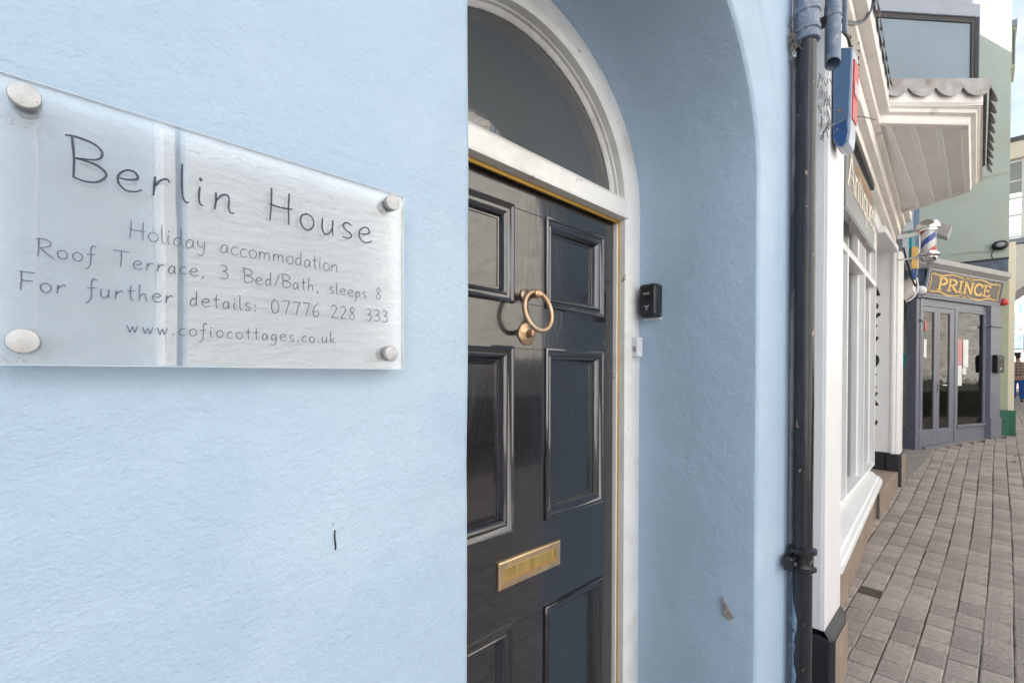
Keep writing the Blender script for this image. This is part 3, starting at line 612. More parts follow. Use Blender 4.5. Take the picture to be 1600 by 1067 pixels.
# ------------------------------------------------------------------ alarm / bell box on the pilaster
AX = 2.585
al = thing('alarm_box', AX, .45, 1.07, 'tall blue and red alarm box above the white shop pilaster', 'alarm box')
k_ = .9
def sc_(p): return [(a*k_, b*k_) for a, b in p]
b_ = MB(); b_.prism(sc_([(.470, 1.67), (.530, 1.70), (.549, 1.69), (.549, 1.24), (.535, 1.205), (.505, 1.185), (.488, 1.205), (.483, 1.25)]), AX, AX+.012, 'x'); b_.build('blue_end', m_blu2, al, bevel=.003)
b_ = MB(); b_.prism(sc_([(.466, 1.68), (.532, 1.71), (.551, 1.70), (.551, 1.235), (.535, 1.20), (.505, 1.18), (.480, 1.20), (.474, 1.25)]), AX+.012, AX+.13, 'x'); b_.build('casing', m_case, al, bevel=.003)
b_ = MB(); b_.prism(sc_([(.460, 1.62), (.4695, 1.625), (.477, 1.33), (.468, 1.325)]), AX+.02, AX+.125, 'x'); b_.build('red_front', m_red, al)
b_ = MB(); b_.prism(sc_([(.5405, 1.32), (.487, 1.31), (.482, 1.25), (.490, 1.203), (.505, 1.182), (.53, 1.195), (.545, 1.225)]), AX-.006, AX-.0005, 'x'); b_.build('dirty_lens', m_blu, al, bevel=.002)
MB().lathe((AX-.001, .465, 1.235), (-1, 0, 0), [(0, .008), (.004, .007)], 10).build('screw', m_dirt, al)
for i in range(4): MB().box(AX+.030+i*.024, AX+.042+i*.024, .4115, .4145, 1.30, 1.36).build('printed_letter', m_plas, al)

# ------------------------------------------------------------------ antiques shop
shop = thing('antiques_shop', 4.9, .75, -1.46, 'white painted antiques shop with bay canopy, multi pane window and brown render base', 'shop')
def arow(x): return .592+.0559*(x-3.52)
# near pilaster
B('pilaster', m_shopw, shop, 2.545, 2.885, .500, .78, -1.21, 1.92, bevel=.005)
B('pilaster_edge', m_shopw, shop, 2.541, 2.5448, .515, .78, -1.20, 1.90)
pp = MB(); pp.prism([(2.548, .462), (2.80, .462), (2.885, .475), (2.885, .80), (2.53, .80), (2.53, .478)], -1.55, -1.235, 'z'); pp.build('pilaster_plinth', m_plinth, shop, bevel=.006)
pc = MB(); pc.loft([[(2.53, .478, -1.235), (2.548, .462, -1.235), (2.80, .462, -1.235), (2.885, .475, -1.235)], [(2.546, .51, -1.200), (2.558, .4995, -1.200), (2.80, .4995, -1.200), (2.885, .4995, -1.200)]], closed=False); pc.build('plinth_slope', m_plinth, shop)
rf = MB(); rf.prism([(2.556, .4605), (2.83, .4605), (2.83, .4585), (2.556, .4585)], -1.55, -1.242, 'z'); rf.build('plinth_face', m_render, shop)
# stall riser (brown render), low step
sr = MB(); A, Bx = 2.885, 5.75
sr.add([(A, arow(A), -1.62), (Bx, arow(Bx), -1.62), (Bx, arow(Bx), -.985), (A, arow(A), -.985), (A, 1.1, -1.62), (Bx, 1.1, -1.62), (Bx, 1.1, -.985), (A, 1.1, -.985)],
       [(0, 1, 2, 3), (3, 2, 6, 7), (1, 5, 6, 2), (0, 3, 7, 4)]); sr.build('stall_riser', m_render, shop)
WT = (4.0, .70, 2.0)       # the window's own line: u from x=4.0
# sill: curved nose
si = MB(); rg = []
for x in (2.885, 3.2, 4.0, 5.0, 5.55, 5.68, 5.73):
    yo = arow(x)-.065 if x < 5.6 else arow(x)-.065+(x-5.6)**2*3.5
    yi = .70+.035*(x-4)
    rg.append([(x, yi+.05, -.952), (x, yi-.005, -.954), (x, yi-.03, -.962), (x, yo+.035, -.975), (x, yo+.028, -.985), (x, yo+.006, -.990), (x, yo, -.998), (x, yo, -1.038), (x, yo+.008, -1.043), (x, yi, -1.043)])
si.loft(rg, closed=True, cap0=True, cap1=True); si.build('window_sill', m_shopw, shop, smooth=False, bevel=.003)
def wbx(nm, *a, m=None, par=None, bevel=.003): return MB(WT).box(*a).build(nm, m or m_shopw, par or shop, bevel=bevel)
win = wbx('window_frame', -1.1, 2.16, 0, .14, 1.30, 1.52)
wbx('window_frame_base', -1.1, 2.16, .0, .13, -.955, -.93, par=win)
for uu in (-.70, .285, 1.262, 2.13):
    mm = MB(WT); mm.prism([(uu-.022, 0), (uu+.022, 0), (uu+.022, .045), (uu+.045, .05), (uu+.045, .13), (uu-.045, .13), (uu-.045, .05), (uu-.022, .045)], -.932, 1.302, 'z'); mm.build('mullion', m_shopw, win, bevel=.002)
for k, (a_, b__) in enumerate(((-.655, .24), (.33, 1.217), (1.307, 2.085))):
    wbx('transom_bar', a_-.02, b__+.02, .003, .125, .93, .985, par=win)
    MB(WT).box(a_-.02, b__+.02, .092, .096, -.94, .94).build('glass_pane', m_glass, win)
    MB(WT).box(a_-.02, b__+.02, .092, .096, .98, 1.31).build('glass_pane', m_glass, win)
# frieze above
FR = (4.0, .66, 2.4)
def fbx(nm, *a, m=m_cream, bevel=.004, T=FR): return MB(T).box(*a).build(nm, m, shop, bevel=bevel)
fbx('frieze', -1.15, 3.5, 0, .25, 1.50, 1.82, m=m_shopw)
fbx('architrave', -1.17, 3.52, -.055, 0, 1.66, 1.74); fbx('lower_fascia', -1.2, 3.55, -.10, .02, 1.742, 1.86)
fbx('cornice_moulding', -1.25, 3.58, -.14, .02, 1.862, 1.93); fbx('crown_moulding', -1.4, 3.6, -.195, .02, 1.932, 2.05)
fbx('painted_gap_shade', -.6, 1.0, -.052, -.02, 1.60, 1.655, m=m_dark)  # solid dark bar, shade drawn in below the architrave
fbx('upper_wall', -1.76, 5.35, 0, .2, 2.05, 7.1, m=m_back, bevel=0)
MB(FR).prism([(-.1, 7.1), (-.25, 7.02), (-.25, 7.12), (2.9, 9.3), (5.6, 7.1)], -1.72, 5.4, 'x').build('roof', m_roof, shop)
fbx('back_wall', -1.7, 5.3, 5.3, 5.4, -1.6, 7.1, m=m_back, bevel=0)
# recessed doorway with lettered side wall
B('doorway_ceiling', m_shopw, shop, 6.10, 7.2, .70, 1.9, 1.495, 1.56)
B('doorway_back', m_shopw, shop, 6.10, 7.3, 1.85, 1.92, -1.3, 1.55)
dl = MB(); dl.box(6.14, 6.2, .86, 1.85, -1.2, 1.5); dl.build('doorway_near_wall', m_shopw, shop)
B('shop_door', m_grey, shop, 6.3, 7.1, 1.80, 1.84, -1.15, 1.2)
rw = B('doorway_side_wall', m_shopw, shop, 7.20, 7.62, .745, 1.85, -.945, 1.52)
B('side_wall_plinth', m_plinth, shop, 7.188, 7.60, .735, 1.85, -1.40, -.946, bevel=.006)
B('doorway_step', m_render, shop, 5.75, 7.185, .68, 1.85, -1.6, -1.165, bevel=.012)
stp = MB(); stp.prism([(5.75, .68), (5.75, .70), (7.185, .76), (7.185, .735)], -1.6, -1.17, 'z')
stp.build('step_edge', m_stone, shop)
fp = MB(); fp.prism([(7.185, .735), (7.20, .715), (7.20, .70), (7.225, .675), (7.47, .672), (7.55, .69), (7.55, .76), (7.185, .76)], -.97, 1.50, 'z'); fp.build('far_pilaster', m_shopw, shop, bevel=.003)
fq = MB(); fq.prism([(7.165, .752), (7.165, .668), (7.18, .652), (7.50, .645), (7.54, .66), (7.54, .80), (7.165, .80)], -1.42, -.955, 'z'); fq.build('far_pilaster_plinth', m_plinth, shop, bevel=.01)
fq = MB(); fq.prism([(7.185, .6505), (7.50, .6435), (7.50, .6415), (7.185, .6485)], -1.42, -.962, 'z'); fq.build('plinth_face', m_render, shop)
B('end_wall', m_grey, shop, 7.56, 7.62, .70, 1.9, -1.4, 2.0)
# vertical lettering, half hidden behind the window edge
def xz_glyph(mb, strokes, y0, z0, wy, hz, th, x):      # letters on a plane facing -X, reading left to right as y decreases
    for s in strokes:
        p = cr_(s) if len(s) > 2 else s; n_ = len(p); vs = []; fs = []
        for i, (a_, b_) in enumerate(p):
            a0_, b0_ = p[max(i-1, 0)]; a1_, b1_ = p[min(i+1, n_-1)]; dx, dz = (a1_-a0_)*wy, (b1_-b0_)*hz; l = math.hypot(dx, dz) or 1
            t = th*(.45+.75*abs(dz)/l)/2
            yy, z_ = y0-a_*wy, z0+b_*hz; vs += [(x, yy+dz/l*t, z_+dx/l*t), (x, yy-dz/l*t, z_-dx/l*t)]
        for i in range(n_-1): fs.append((2*i, 2*i+1, 2*i+3, 2*i+2))
        mb.add(vs, fs)
SER = {'A': [[(.0, 0), (.5, 1)], [(.5, 1), (1.0, 0)], [(.2, .35), (.8, .35)], [(.8, .03), (1.15, .03)]],
       'R': [[(.2, 0), (.2, 1)], [(.1, 1), (.6, .98), (.85, .75), (.6, .52), (.2, .5)], [(.4, .5), (.7, .12), (.95, .0), (1.1, .2)]],
       ',': [[(.8, .2), (.85, .05), (.6, -.2)]], 'O': [[(.5, 1), (.1, .8), (.05, .3), (.5, 0), (.9, .3), (.92, .75), (.5, 1)]],
       'I': [[(.6, 0), (.6, 1)], [(.3, 1), (.95, 1)], [(.3, 0), (.95, 0)]], 'X': [[(.1, 1), (.95, 0)], [(.1, 0), (.9, 1)], [(.8, .02), (1.1, .02)]],
       'C': [[(.9, .8), (.5, 1), (.05, .6), (.3, .05), (.9, .2)]]}
vl = MB()
for ch_, py in (('A', 455), ('R', 486), ('C', 505), (',', 522), ('O', 565), ('I', 596), ('X', 624), (',', 652)):
    zc_ = (589-py)/711*5.72; xz_glyph(vl, SER[ch_], .985, zc_-.09, .10, .16, .03, 7.1965)
vl.build('painted_letters', m_blk2, rw)

# interior
it = MB(); it.box(2.9, 6.1, 2.2, 2.25, -1.0, 1.5); it.box(2.86, 2.9, .9, 2.2, -1.0, 1.5); it.box(6.1, 6.14, .9, 2.2, -1.0, 1.5); it.box(2.9, 6.1, .86, 2.2, -1.0, -.96); it.box(2.9, 6.1, .9, 2.2, 1.5, 1.54)
it.build('shop_room', m_int, shop)
for (x, y, hh, nm, m_) in ((4.6, 1.1, .5, 'china_vase', m_poleW), (5.1, 1.05, .35, 'copper_jug', m_brassD), (5.7, 1.15, .6, 'table_lamp', m_cream)):
    tag(MB().lathe((x, y, -.959), (0, 0, 1), [(0, .06), (.03, .07), (hh*.4, .11), (hh*.7, .06), (hh*.85, .035), (hh, .07)], 18).build(nm, m_, None, smooth=True),
        {'china_vase': 'white china vase displayed behind the antiques shop window', 'copper_jug': 'copper coloured jug displayed behind the antiques shop window', 'table_lamp': 'cream lamp base displayed behind the far antiques window pane'}[nm], 'ornament')

# ------------------------------------------------------------------ canopy over the bay and oriel above
cz0 = 1.87
poly_out = [(4.24, .56), (4.80, .035), (6.62, .045), (7.02, .69)]
def inset(p, k):
    cx_, cy_ = 5.67, .45; return [(p[0][0]+k*1.3, .56), (p[1][0]+k*.75, p[1][1]+k), (p[2][0]-k*.75, p[2][1]+k), (p[3][0]-k*1.3, .69)]
def ringp_(k, z): return [(x, y, z) for x, y in inset(poly_out, k)]
cy = MB(); cy.loft([ringp_(-.035, 2.10), ringp_(-.035, 1.985), ringp_(-.02, 1.965), ringp_(-.005, 1.955), ringp_(.0, 1.935), ringp_(.03, 1.925), ringp_(.035, 1.885), ringp_(.04, 1.872), ringp_(.075, 1.868), ringp_(.085, 1.878), ringp_(.085, 1.90)], closed=False)
cy.build('canopy_moulding', m_cream, shop, smooth=False)
pin = inset(poly_out, .085)
# soffit boards run along the street, battens between
def xrange_at(y):
    def edge(p, q): t = (y-p[1])/(q[1]-p[1]); return p[0]+(q[0]-p[0])*t
    return edge(pin[0], pin[1]), edge(pin[3], pin[2])
yb = [.12, .235, .37, .50, .66]
for i in range(4):
    y0, y1 = yb[i]+.001, yb[i+1]-.001
    a0x, b0x = xrange_at(y0); a1x, b1x = xrange_at(min(y1, .56)); 
    MB().prism([(a0x-.03, y0), (b0x+.03, y0), (b1x+.03, y1), (a1x-.03, y1)], 1.893+.002*(i % 2), 1.91, 'z').build('soffit_board', m_soff, shop)
    if i: MB().prism([(a0x-.02, y0-.018), (b0x+.02, y0-.018), (b0x+.03, y0+.018), (a0x-.03, y0+.018)], 1.873, 1.8925, 'z').build('batten', m_shopw, shop, bevel=.008)
MB().add and None
MB().prism([(4.20, .62), (4.78, 0), (6.64, 0), (7.06, .72)], 1.97, 2.12, 'z').build('canopy_core', m_cream, shop)
MB().prism([(4.18, .62), (4.765, -.02), (6.66, -.02), (7.08, .72)], 2.122, 2.14, 'z').build('lead_roof', m_lead, shop)
# scalloped lead edge pieces
def scallops(p, q, nn, ztop, zmid, zlow, flare=.012):
    P0, P1 = Vector(p), Vector(q); d = (P1-P0); L_ = d.length; d.normalize(); nrm = Vector((d.y, -d.x, 0))
    wdt = L_/nn
    for i in range(nn):
        ring = []; o_ = P0+d*(i*wdt)
        rj = random.Random(i+int(L_*100)); tw = rj.uniform(-.5, .5)*.012
        cols_ = 9; top = []; mid = []; low = []
        for k in range(cols_):
            t = k/(cols_-1); s_ = math.sin(math.pi*t)**.6 if 0 < t < 1 else 0
            b = o_+d*(t*wdt)
            top.append(tuple(b+Vector((0, 0, ztop)))); mid.append(tuple(b+nrm*(.004+.004*s_)+Vector((0, 0, zmid))))
            low.append(tuple(b+nrm*(.004+flare*s_+tw*t)+Vector((0, 0, zmid-(zmid-zlow)*s_))))
        m = MB(); off = nrm*-.003
        m.loft([top, mid, low, [tuple(Vector(v)+off) for v in low], [tuple(Vector(v)+off) for v in mid], [tuple(Vector(v)+off) for v in top]], closed=False)
        m.build('lead_scallop', m_lead, shop, smooth=True)
scallops((4.22, .52, 0), (4.775, -.035, 0), 4, 2.145, 2.08, 2.01)
scallops((4.775, -.035, 0), (6.66, -.030, 0), 9, 2.145, 2.08, 2.01, .035)
scallops((2.62, .395, 0), (4.22, .468, 0), 9, 2.150, 2.09, 2.02, .018)
fbx('lead_ledge', -1.42, 3.6, -.199, .0, 2.052, 2.09, m=m_lead, bevel=.003)
# oriel
ob = thing
def oquad(nm, m, x0, y0, x1, y1, z0, z1, t=.03, par=None, bevel=.003):
    d = Vector((x1-x0, y1-y0, 0)).normalized(); nn = Vector((-d.y, d.x, 0))*t
    return MB().prism([(x0, y0), (x1, y1), (x1+nn.x, y1+nn.y), (x0+nn.x, y0+nn.y)], z0, z1, 'z').build(nm, m, par or shop, bevel=bevel)
oa, obb, oc, od = (4.33, .55), (4.905, .066), (6.5, .075), (6.95, .66)
oquad('oriel_side_panel', m_oriel, *oa, *obb, 2.14, 2.66, t=.04)
oquad('oriel_front_panel', m_oriel, *obb, *oc, 2.14, 2.66, t=.04)
oquad('oriel_far_panel', m_oriel, *oc, *od, 2.14, 2.66, t=.04)
oquad('corner_bead', m_dark, 4.893, .066, 4.907, .050, 2.14, 2.66, t=.02)
oquad('oriel_sill', m_frameb, 4.29, .56, 4.93, .02, 2.70, 2.80, t=.10, bevel=.006); oquad('oriel_sill', m_frameb, 4.93, .02, 6.55, .03, 2.70, 2.80, t=.10, bevel=.006)
oquad('painted_sill_shade', m_dark, 4.31, .558, 4.915, .048, 2.66, 2.70, t=.06); oquad('painted_sill_shade', m_dark, 4.915, .048, 6.52, .055, 2.66, 2.70, t=.06)  # solid black bars painted as the shade under the oriel sill
ow = oquad('oriel_window', m_frameb, 4.33, .55, 4.905, .066, 2.80, 2.90, t=.06)
oquad('window_post', m_frameb, 4.79, .163, 4.905, .066, 2.90, 4.6, t=.06, par=ow); oquad('window_post', m_frameb, 4.33, .55, 4.38, .508, 2.90, 4.6, t=.06, par=ow)
oquad('blue_sash', m_blu, 4.69, .27, 4.785, .19, 2.90, 4.6, t=.03, par=ow)
oquad('oriel_pane', m_mirror, 4.38, .53, 4.70, .26, 2.90, 4.6, t=.01, par=ow)
oquad('oriel_head', m_frameb, 4.33, .55, 4.905, .066, 4.6, 5.0, t=.06); oquad('oriel_front', m_frameb, 4.905, .066, 6.5, .075, 2.8, 5.0, t=.06)
MB().prism([(4.3, .7), (4.3, .56), (4.92, .03), (6.54, .03), (7.0, .7)], 5.0, 5.1, 'z').build('oriel_roof', m_lead, shop)

# antiques sign board in front of the window
sg = thing('antiques_sign', 4.2, .60, 1.06, 'grey hanging board lettered Antiques in cream under the canopy', 'sign')
ST = (3.493, .5945, 1.6)
MB(ST).box(0, 1.40, 0, .040, 1.062, 1.486).build('board', m_sign, sg, bevel=.002)
bs = MB(ST); bs.box(-.002, 1.402, .004, .044, 1.050, 1.0618); bs.build('lower_rail', m_grplas, sg)
for uu in (.30, 1.0): MB(ST).tube([(uu, .02, 1.045), (uu, .02, 1.02)], .008, 8).build('fixing_screw', m_dirt, sg)
SA = {'A': (.9, [[(.0, 0), (.42, 1)], [(.42, 1), (.84, 0)], [(.16, .36), (.68, .36)], [(-.12, .01), (.14, .01)], [(.68, .01), (1.0, .01)], [(.2, .97), (.5, .97)]]),
 'n': (.62, [[(.12, 0), (.12, .62)], [(.12, .45), (.3, .62), (.48, .5), (.5, 0)], [(.0, .01), (.26, .01)], [(.38, .01), (.62, .01)], [(0, .61), (.12, .61)]]),
 't': (.42, [[(.18, .9), (.18, .12), (.36, .0)], [(.0, .62), (.38, .62)]]), 'i': (.32, [[(.14, 0), (.14, .62)], [(0, .01), (.28, .01)], [(.0, .61), (.14, .61)], [(.14, .82), (.14, .74)]]),
 'q': (.62, [[(.5, .62), (.5, -.36)], [(.5, .5), (.28, .64), (.06, .32), (.24, .0), (.5, .12)], [(.36, -.35), (.64, -.35)]]),
 'u': (.62, [[(.12, .62), (.12, .12), (.3, .0), (.5, .16)], [(.5, .62), (.5, .0)], [(0, .61), (.12, .61)], [(.38, .61), (.5, .61)], [(.5, .01), (.62, .01)]]),
 'e': (.52, [[(.06, .34), (.46, .34), (.40, .58), (.22, .64), (.04, .34), (.16, .04), (.46, .06)]]),
 's': (.46, [[(.4, .56), (.2, .64), (.06, .5), (.34, .26), (.38, .1), (.2, .0), (.02, .08)]])}
def serif(mb, txt, tab, u0, u1, z, cap, th, v, sq=1.):
    tot = sum(tab[c][0] for c in txt); k = (u1-u0)/tot; x = u0
    for c in txt:
        for s in tab[c][1]:
            p = cr_(s) if len(s) > 2 else [s[0], ((s[0][0]+s[1][0])/2, (s[0][1]+s[1][1])/2), s[1]]
            ww = []
            for i in range(len(p)):
                a_, b_ = p[max(i-1, 0)], p[min(i+1, len(p)-1)]; dx, dz = (b_[0]-a_[0]), (b_[1]-a_[1]); l = math.hypot(dx, dz) or 1
                ww.append(th*(.42+.75*abs(dz)/l))
            mb.ribbon([(x+a_*k, z+b_*cap) for a_, b_ in p], ww, v)
        x += tab[c][0]*k
t = MB(ST); serif(t, 'Antiques', SA, .07, 1.38, 1.215, .225, .034, -.0025); t.build('antiques_lettering', m_cream2, sg)
t = MB(ST); serif(t, 'usinenietu', SA, .36, 1.22, 1.395, .085, .016, -.0025); t.build('small_lettering', m_orangeL, sg)

# ------------------------------------------------------------------ barber pole and the clutter beside it
bpx, bpy_ = 6.8, .412
bp_ = thing('barber_pole', bpx, bpy_, 1.22, 'barber pole with red, white and blue stripes between chrome caps', 'barber pole')
MB().lathe((bpx, bpy_, 1.59), (0, 0, 1), [(0, .07), (.0, .078), (.022, .080), (.026, .098), (.045, .102), (.06, .098), (.09, .088), (.12, .066), (.138, .035), (.145, .0)], 32).build('top_cap', m_steel, bp_, smooth=True)
MB().lathe((bpx, bpy_, 1.225), (0, 0, 1), [(0, .0), (.010, .035), (.03, .062), (.055, .078), (.075, .082), (.082, .094), (.095, .104), (.11, .100), (.118, .080), (.135, .078)], 32).build('bottom_cap', m_steel, bp_, smooth=True)
MB().lathe((bpx, bpy_, 1.355), (0, 0, 1), [(0, .062), (.24, .062)], 32).build('white_cylinder', m_poleW, bp_, smooth=True)
for kk, m_ in ((0, m_poleB), (.5, m_poleR)):
    s = MB(); rg = []
    for i in range(57):
        z = 1.358+.234*i/56; 
        a_ = 0
    nA = 40; H0, H1 = 1.357, 1.593; pitch = .30
    for turn in (-1, 0, 1, 2):
        prev = None
        for i in range(nA+1):
            ang = 2*math.pi*i/nA; zb = H0+(turn+kk+ang/(2*math.pi))*pitch-.06; zt = zb+.068
            zb_, zt_ = max(zb, H0), min(zt, H1)
            cur = None
            if zt_ > zb_: cur = ((bpx+.0627*math.cos(ang), bpy_+.0627*math.sin(ang), zb_), (bpx+.0627*math.cos(ang), bpy_+.0627*math.sin(ang), zt_))
            if cur and prev: s.add([prev[0], cur[0], cur[1], prev[1]], [(0, 1, 2, 3)])
            prev = cur
    s.build('blue_stripe' if kk == 0 else 'red_stripe', m_, bp_)
MB().lathe((bpx, bpy_, 1.352), (0, 0, 1), [(0, .0725), (.245, .0725)], 32).build('glass_tube', m_tube, bp_, smooth=True)
B('wall_bracket', m_plas, bp_, bpx-.015, bpx+.015, bpy_+.075, bpy_+.26, 1.555, 1.60, bevel=.004); B('wall_bracket', m_steel, bp_, bpx-.01, bpx+.012, bpy_+.075, bpy_+.26, 1.305, 1.325, bevel=.004)
ho = thing('floodlight', 7.6, .3, 1.68, 'grey angled floodlight housing behind the barber pole', 'lamp')
MB().add and None
f1 = MB(); f1.loft([[(7.55, .45, 1.90), (7.55, .45, 1.76), (7.8, .45, 1.76), (7.8, .45, 1.90)], [(7.55, .25, 1.79), (7.55, .29, 1.66), (7.8, .29, 1.66), (7.8, .25, 1.79)]], cap0=True, cap1=True); f1.build('housing', m_greyL, ho, bevel=.005)
B('lamp_arm', m_greyL, ho, 7.65, 7.72, .45, .70, 1.80, 1.84)
tag(B('teal_panel', m_teal, None, 7.62, 8.0, .612, .640, 1.475, 1.815), 'narrow teal panel seen edge on left of the barber pole', 'panel')
for nm, z0, z1, lab in (('amber_box', 1.475, 1.612, 'upper amber box on the wall left of the barber pole'), ('amber_box', 1.335, 1.466, 'lower amber box with blue base left of the barber pole')):
    o_ = thing(nm, 7.6, .58, z0, lab, 'alarm box', 'amber boxes beside the barber pole')
    MB().prism([(.552, z0+.01), (.552, z1-.02), (.57, z1), (.60, z1), (.612, z1-.02), (.612, z0+.01), (.60, z0), (.565, z0)], 7.58, 7.72, 'x').build('cover', m_orng, o_, bevel=.004)
    if z0 < 1.4: MB().prism([(.556, z0-.002), (.610, z0-.002), (.605, z0-.10), (.59, z0-.13), (.568, z0-.12)], 7.585, 7.71, 'x').build('blue_base', m_blu, o_, bevel=.004)
jb = thing('junction_box', 7.75, .66, 1.04, 'slanted white junction box hanging under the cables beyond the shop', 'box')
b = MB(); b.loft([[(7.68, .600, 1.30), (7.68, .600, 1.08), (8.0, .600, 1.08), (8.0, .600, 1.30)], [(7.68, .70, 1.20), (7.68, .70, .99), (8.0, .70, .99), (8.0, .70, 1.20)]], cap0=True, cap1=True); b.build('box_body', m_cream, jb, bevel=.004)
cable('looped_cable', [(7.6, .69, 1.62), (7.6, .66, 1.45), (7.6, .63, 1.32), (7.6, .60, 1.2), (7.6, .57, 1.12), (7.62, .55, 1.25)], .010, m_cable, 'black cable looping down beside the amber boxes')
cable('sagging_cable', [(7.6, .70, 1.5), (7.6, .675, 1.33), (7.6, .69, 1.2), (7.6, .71, 1.1)], .008, m_cable, 'black cable hugging the corner beside the white junction box')
cable('white_cable', [(7.6, .56, 1.22), (7.6, .55, 1.08), (7.6, .59, .98), (7.6, .66, .93)], .009, m_plas, 'white cable curving below the blue base of the amber box')

# ------------------------------------------------------------------ barber shop PRINCE
PT = (9.5, .63, -20.)
pr = thing('barber_shop', 10.6, .23, -1.13, 'grey painted corner barber shop with glazed double doors and gilt fascia sign', 'shop')
def pb(nm, m, *a, par=None, bevel=.004, T=PT): return MB(T).box(*a).build(nm, m, par or pr, bevel=bevel)
zt = 1.085
pb('left_pilaster', m_grey, -.075, -.0, -.01, .12, -1.25, 1.19); pb('pilaster_necking', m_grey, -.095, .012, -.035, .10, .835, .862); pb('pilaster_groove', m_black, -.045, -.039, -.0125, -.009, -.55, .68)
pb('door_head', m_grey, .0, 2.42, .005, .10, zt, 1.20); pb('fascia_bead', m_grey, -.10, 2.52, -.045, .08, 1.20, 1.245, bevel=.012)
for k, (a_, b__) in enumerate(((.004, .457), (.460, .985))):
    gl0, gl1 = (a_+.036, a_+.356) if k == 0 else (a_+.07, a_+.38)
    dd = pb('glazed_door', m_grey, a_, gl0, .003, .055, -1.11, zt-.005)
    pb('door_rail', m_grey, gl0, gl1, .004, .054, 1.0, zt-.006, par=dd); pb('door_rail', m_grey, gl0, gl1, .004, .054, -1.109, -.85, par=dd); pb('door_stile', m_grey, gl1, b__, .003, .055, -1.11, zt-.005, par=dd)
    pb('door_glass', m_glass, gl0-.005, gl1+.005, .018, .022, -.86, 1.01, par=dd, bevel=0)
    if k: 
        hd = MB(PT); hd.tube([(.485, .0, -.15), (.485, -.05, -.15), (.62, -.05, -.16)], .011, 8); hd.box(.470, .498, -.006, .001, -.27, -.12); hd.build('door_handle', m_steel, dd)
pb('threshold', m_grey, .0, 1.02, -.05, .08, -1.165, -1.112, bevel=.006)
pb('door_post', m_grey, .988, 1.06, -.005, .09, -1.15, zt)
wf = pb('window_frame', m_grey, 1.06, 1.10, .0, .07, -.82, zt); pb('frame_side', m_grey, 2.0, 2.04, .0, .07, -.82, zt, par=wf); pb('frame_step', m_grey, 1.98, 2.0, .006, .07, -.80, zt-.03, par=wf)
pb('frame_top', m_grey, 1.10, 2.0, .0, .07, 1.05, zt-.001, par=wf); pb('window_glass', m_glass, 1.09, 1.99, .016, .020, -.83, 1.06, par=wf, bevel=0)
pb('sill', m_grey, 1.06, 2.04, -.03, .09, -.862, -.822, bevel=.006); pb('stall_riser', m_grey, 1.06, 2.04, .0, .08, -1.15, -.864)
rp = pb('right_pilaster', m_grey, 2.05, 2.41, -.06, .12, -1.15, 1.198); pb('pilaster_necking', m_grey, 2.03, 2.43, -.085, .11, .84, .865); pb('pilaster_base', m_grey, 2.035, 2.42, -.08, .11, -1.15, -.74)
pb('pilaster_reveal', m_grey, 2.04, 2.049, -.0, .10, -1.15, 1.198)
# return side with second window
RT = (9.425, .655, 55.)
def rb(nm, m, *a, par=None, bevel=.004): return MB(RT).box(*a).build(nm, m, par or pr, bevel=bevel)
rb('return_riser', m_grey, .0, .9, -.0, .06, -1.25, -.90); rb('return_sill', m_grey, -.01, .9, -.03, .07, -.90, -.862)
rb('return_post', m_grey, .0, .095, .0, .06, -.862, 1.195); rb('return_post', m_grey, .10, .155, .02, .06, -.80, 1.16); rb('return_head', m_grey, -.03, .9, -.02, .07, 1.195, 1.245)
rb('return_glass', m_glass, .15, .9, .035, .039, -.86, 1.196, bevel=0)
tg = MB(RT)
for s, u_ in (('C', .30), ('K', .215)):
    pass
def rt_poly(mb, segs, th=.014, v=.030):
    for (a_, b_) in segs:
        mb.ribbon([a_, ((a_[0]+b_[0])/2, (a_[1]+b_[1])/2), b_], th, v)
# lettering reads left to right, i.e. as u decreases
ck = [((.255, .80), (.29, .80)), ((.29, .80), (.29, .73)), ((.29, .73), (.255, .73)), ((.235, .81), (.235, .725)), ((.20, .81), (.235, .765)), ((.235, .765), (.20, .725)),
      ((.25, .87), (.285, .87)), ((.25, .87), (.25, .93)), ((.25, .93), (.285, .93)), ((.285, .87), (.285, .93))]
rt_poly(tg, ck); tg.build('window_lettering', m_plas, pr)
# body, interior
bw = MB(); bw.box(7.62, 12.0, .85, .95, 1.26, 7.3); bw.build('upper_wall', m_frameb, pr)
B('side_return_wall', m_frameb, pr, 7.62, 9.7, 1.55, 1.62, -1.4, 1.3)
B('upper_window', m_blu, pr, 10.9, 11.75, .842, .852, 1.9, 3.6)
fl_ = MB(); fl_.prism([(9.45, .66), (11.95, -.26), (12.0, 1.9), (9.8, 1.9)], -1.13, -1.115, 'z'); fl_.build('shop_floor', m_stone, pr)
bi = MB(PT); bi.box(-.1, 2.9, .62, .66, -.35, 1.3); bi.build('painted_stone_reflection', m_intst, pr); bi = MB(PT); bi.box(-.1, 2.9, .62, .66, -1.15, -.351); bi.build('painted_plinth_reflection', m_back, pr)  # stone wall and dado imitate the reflection of the house opposite
fl_ = MB(); fl_.prism([(9.45, .66), (11.95, -.26), (12.0, 1.9), (9.8, 1.9)], 1.25, 1.27, 'z'); fl_.build('shop_ceiling', m_hall, pr)
bi = MB(PT); bi.box(2.65, 2.7, .1, 1.2, -1.15, 1.3); bi.build('interior_side_wall', m_intst, pr)
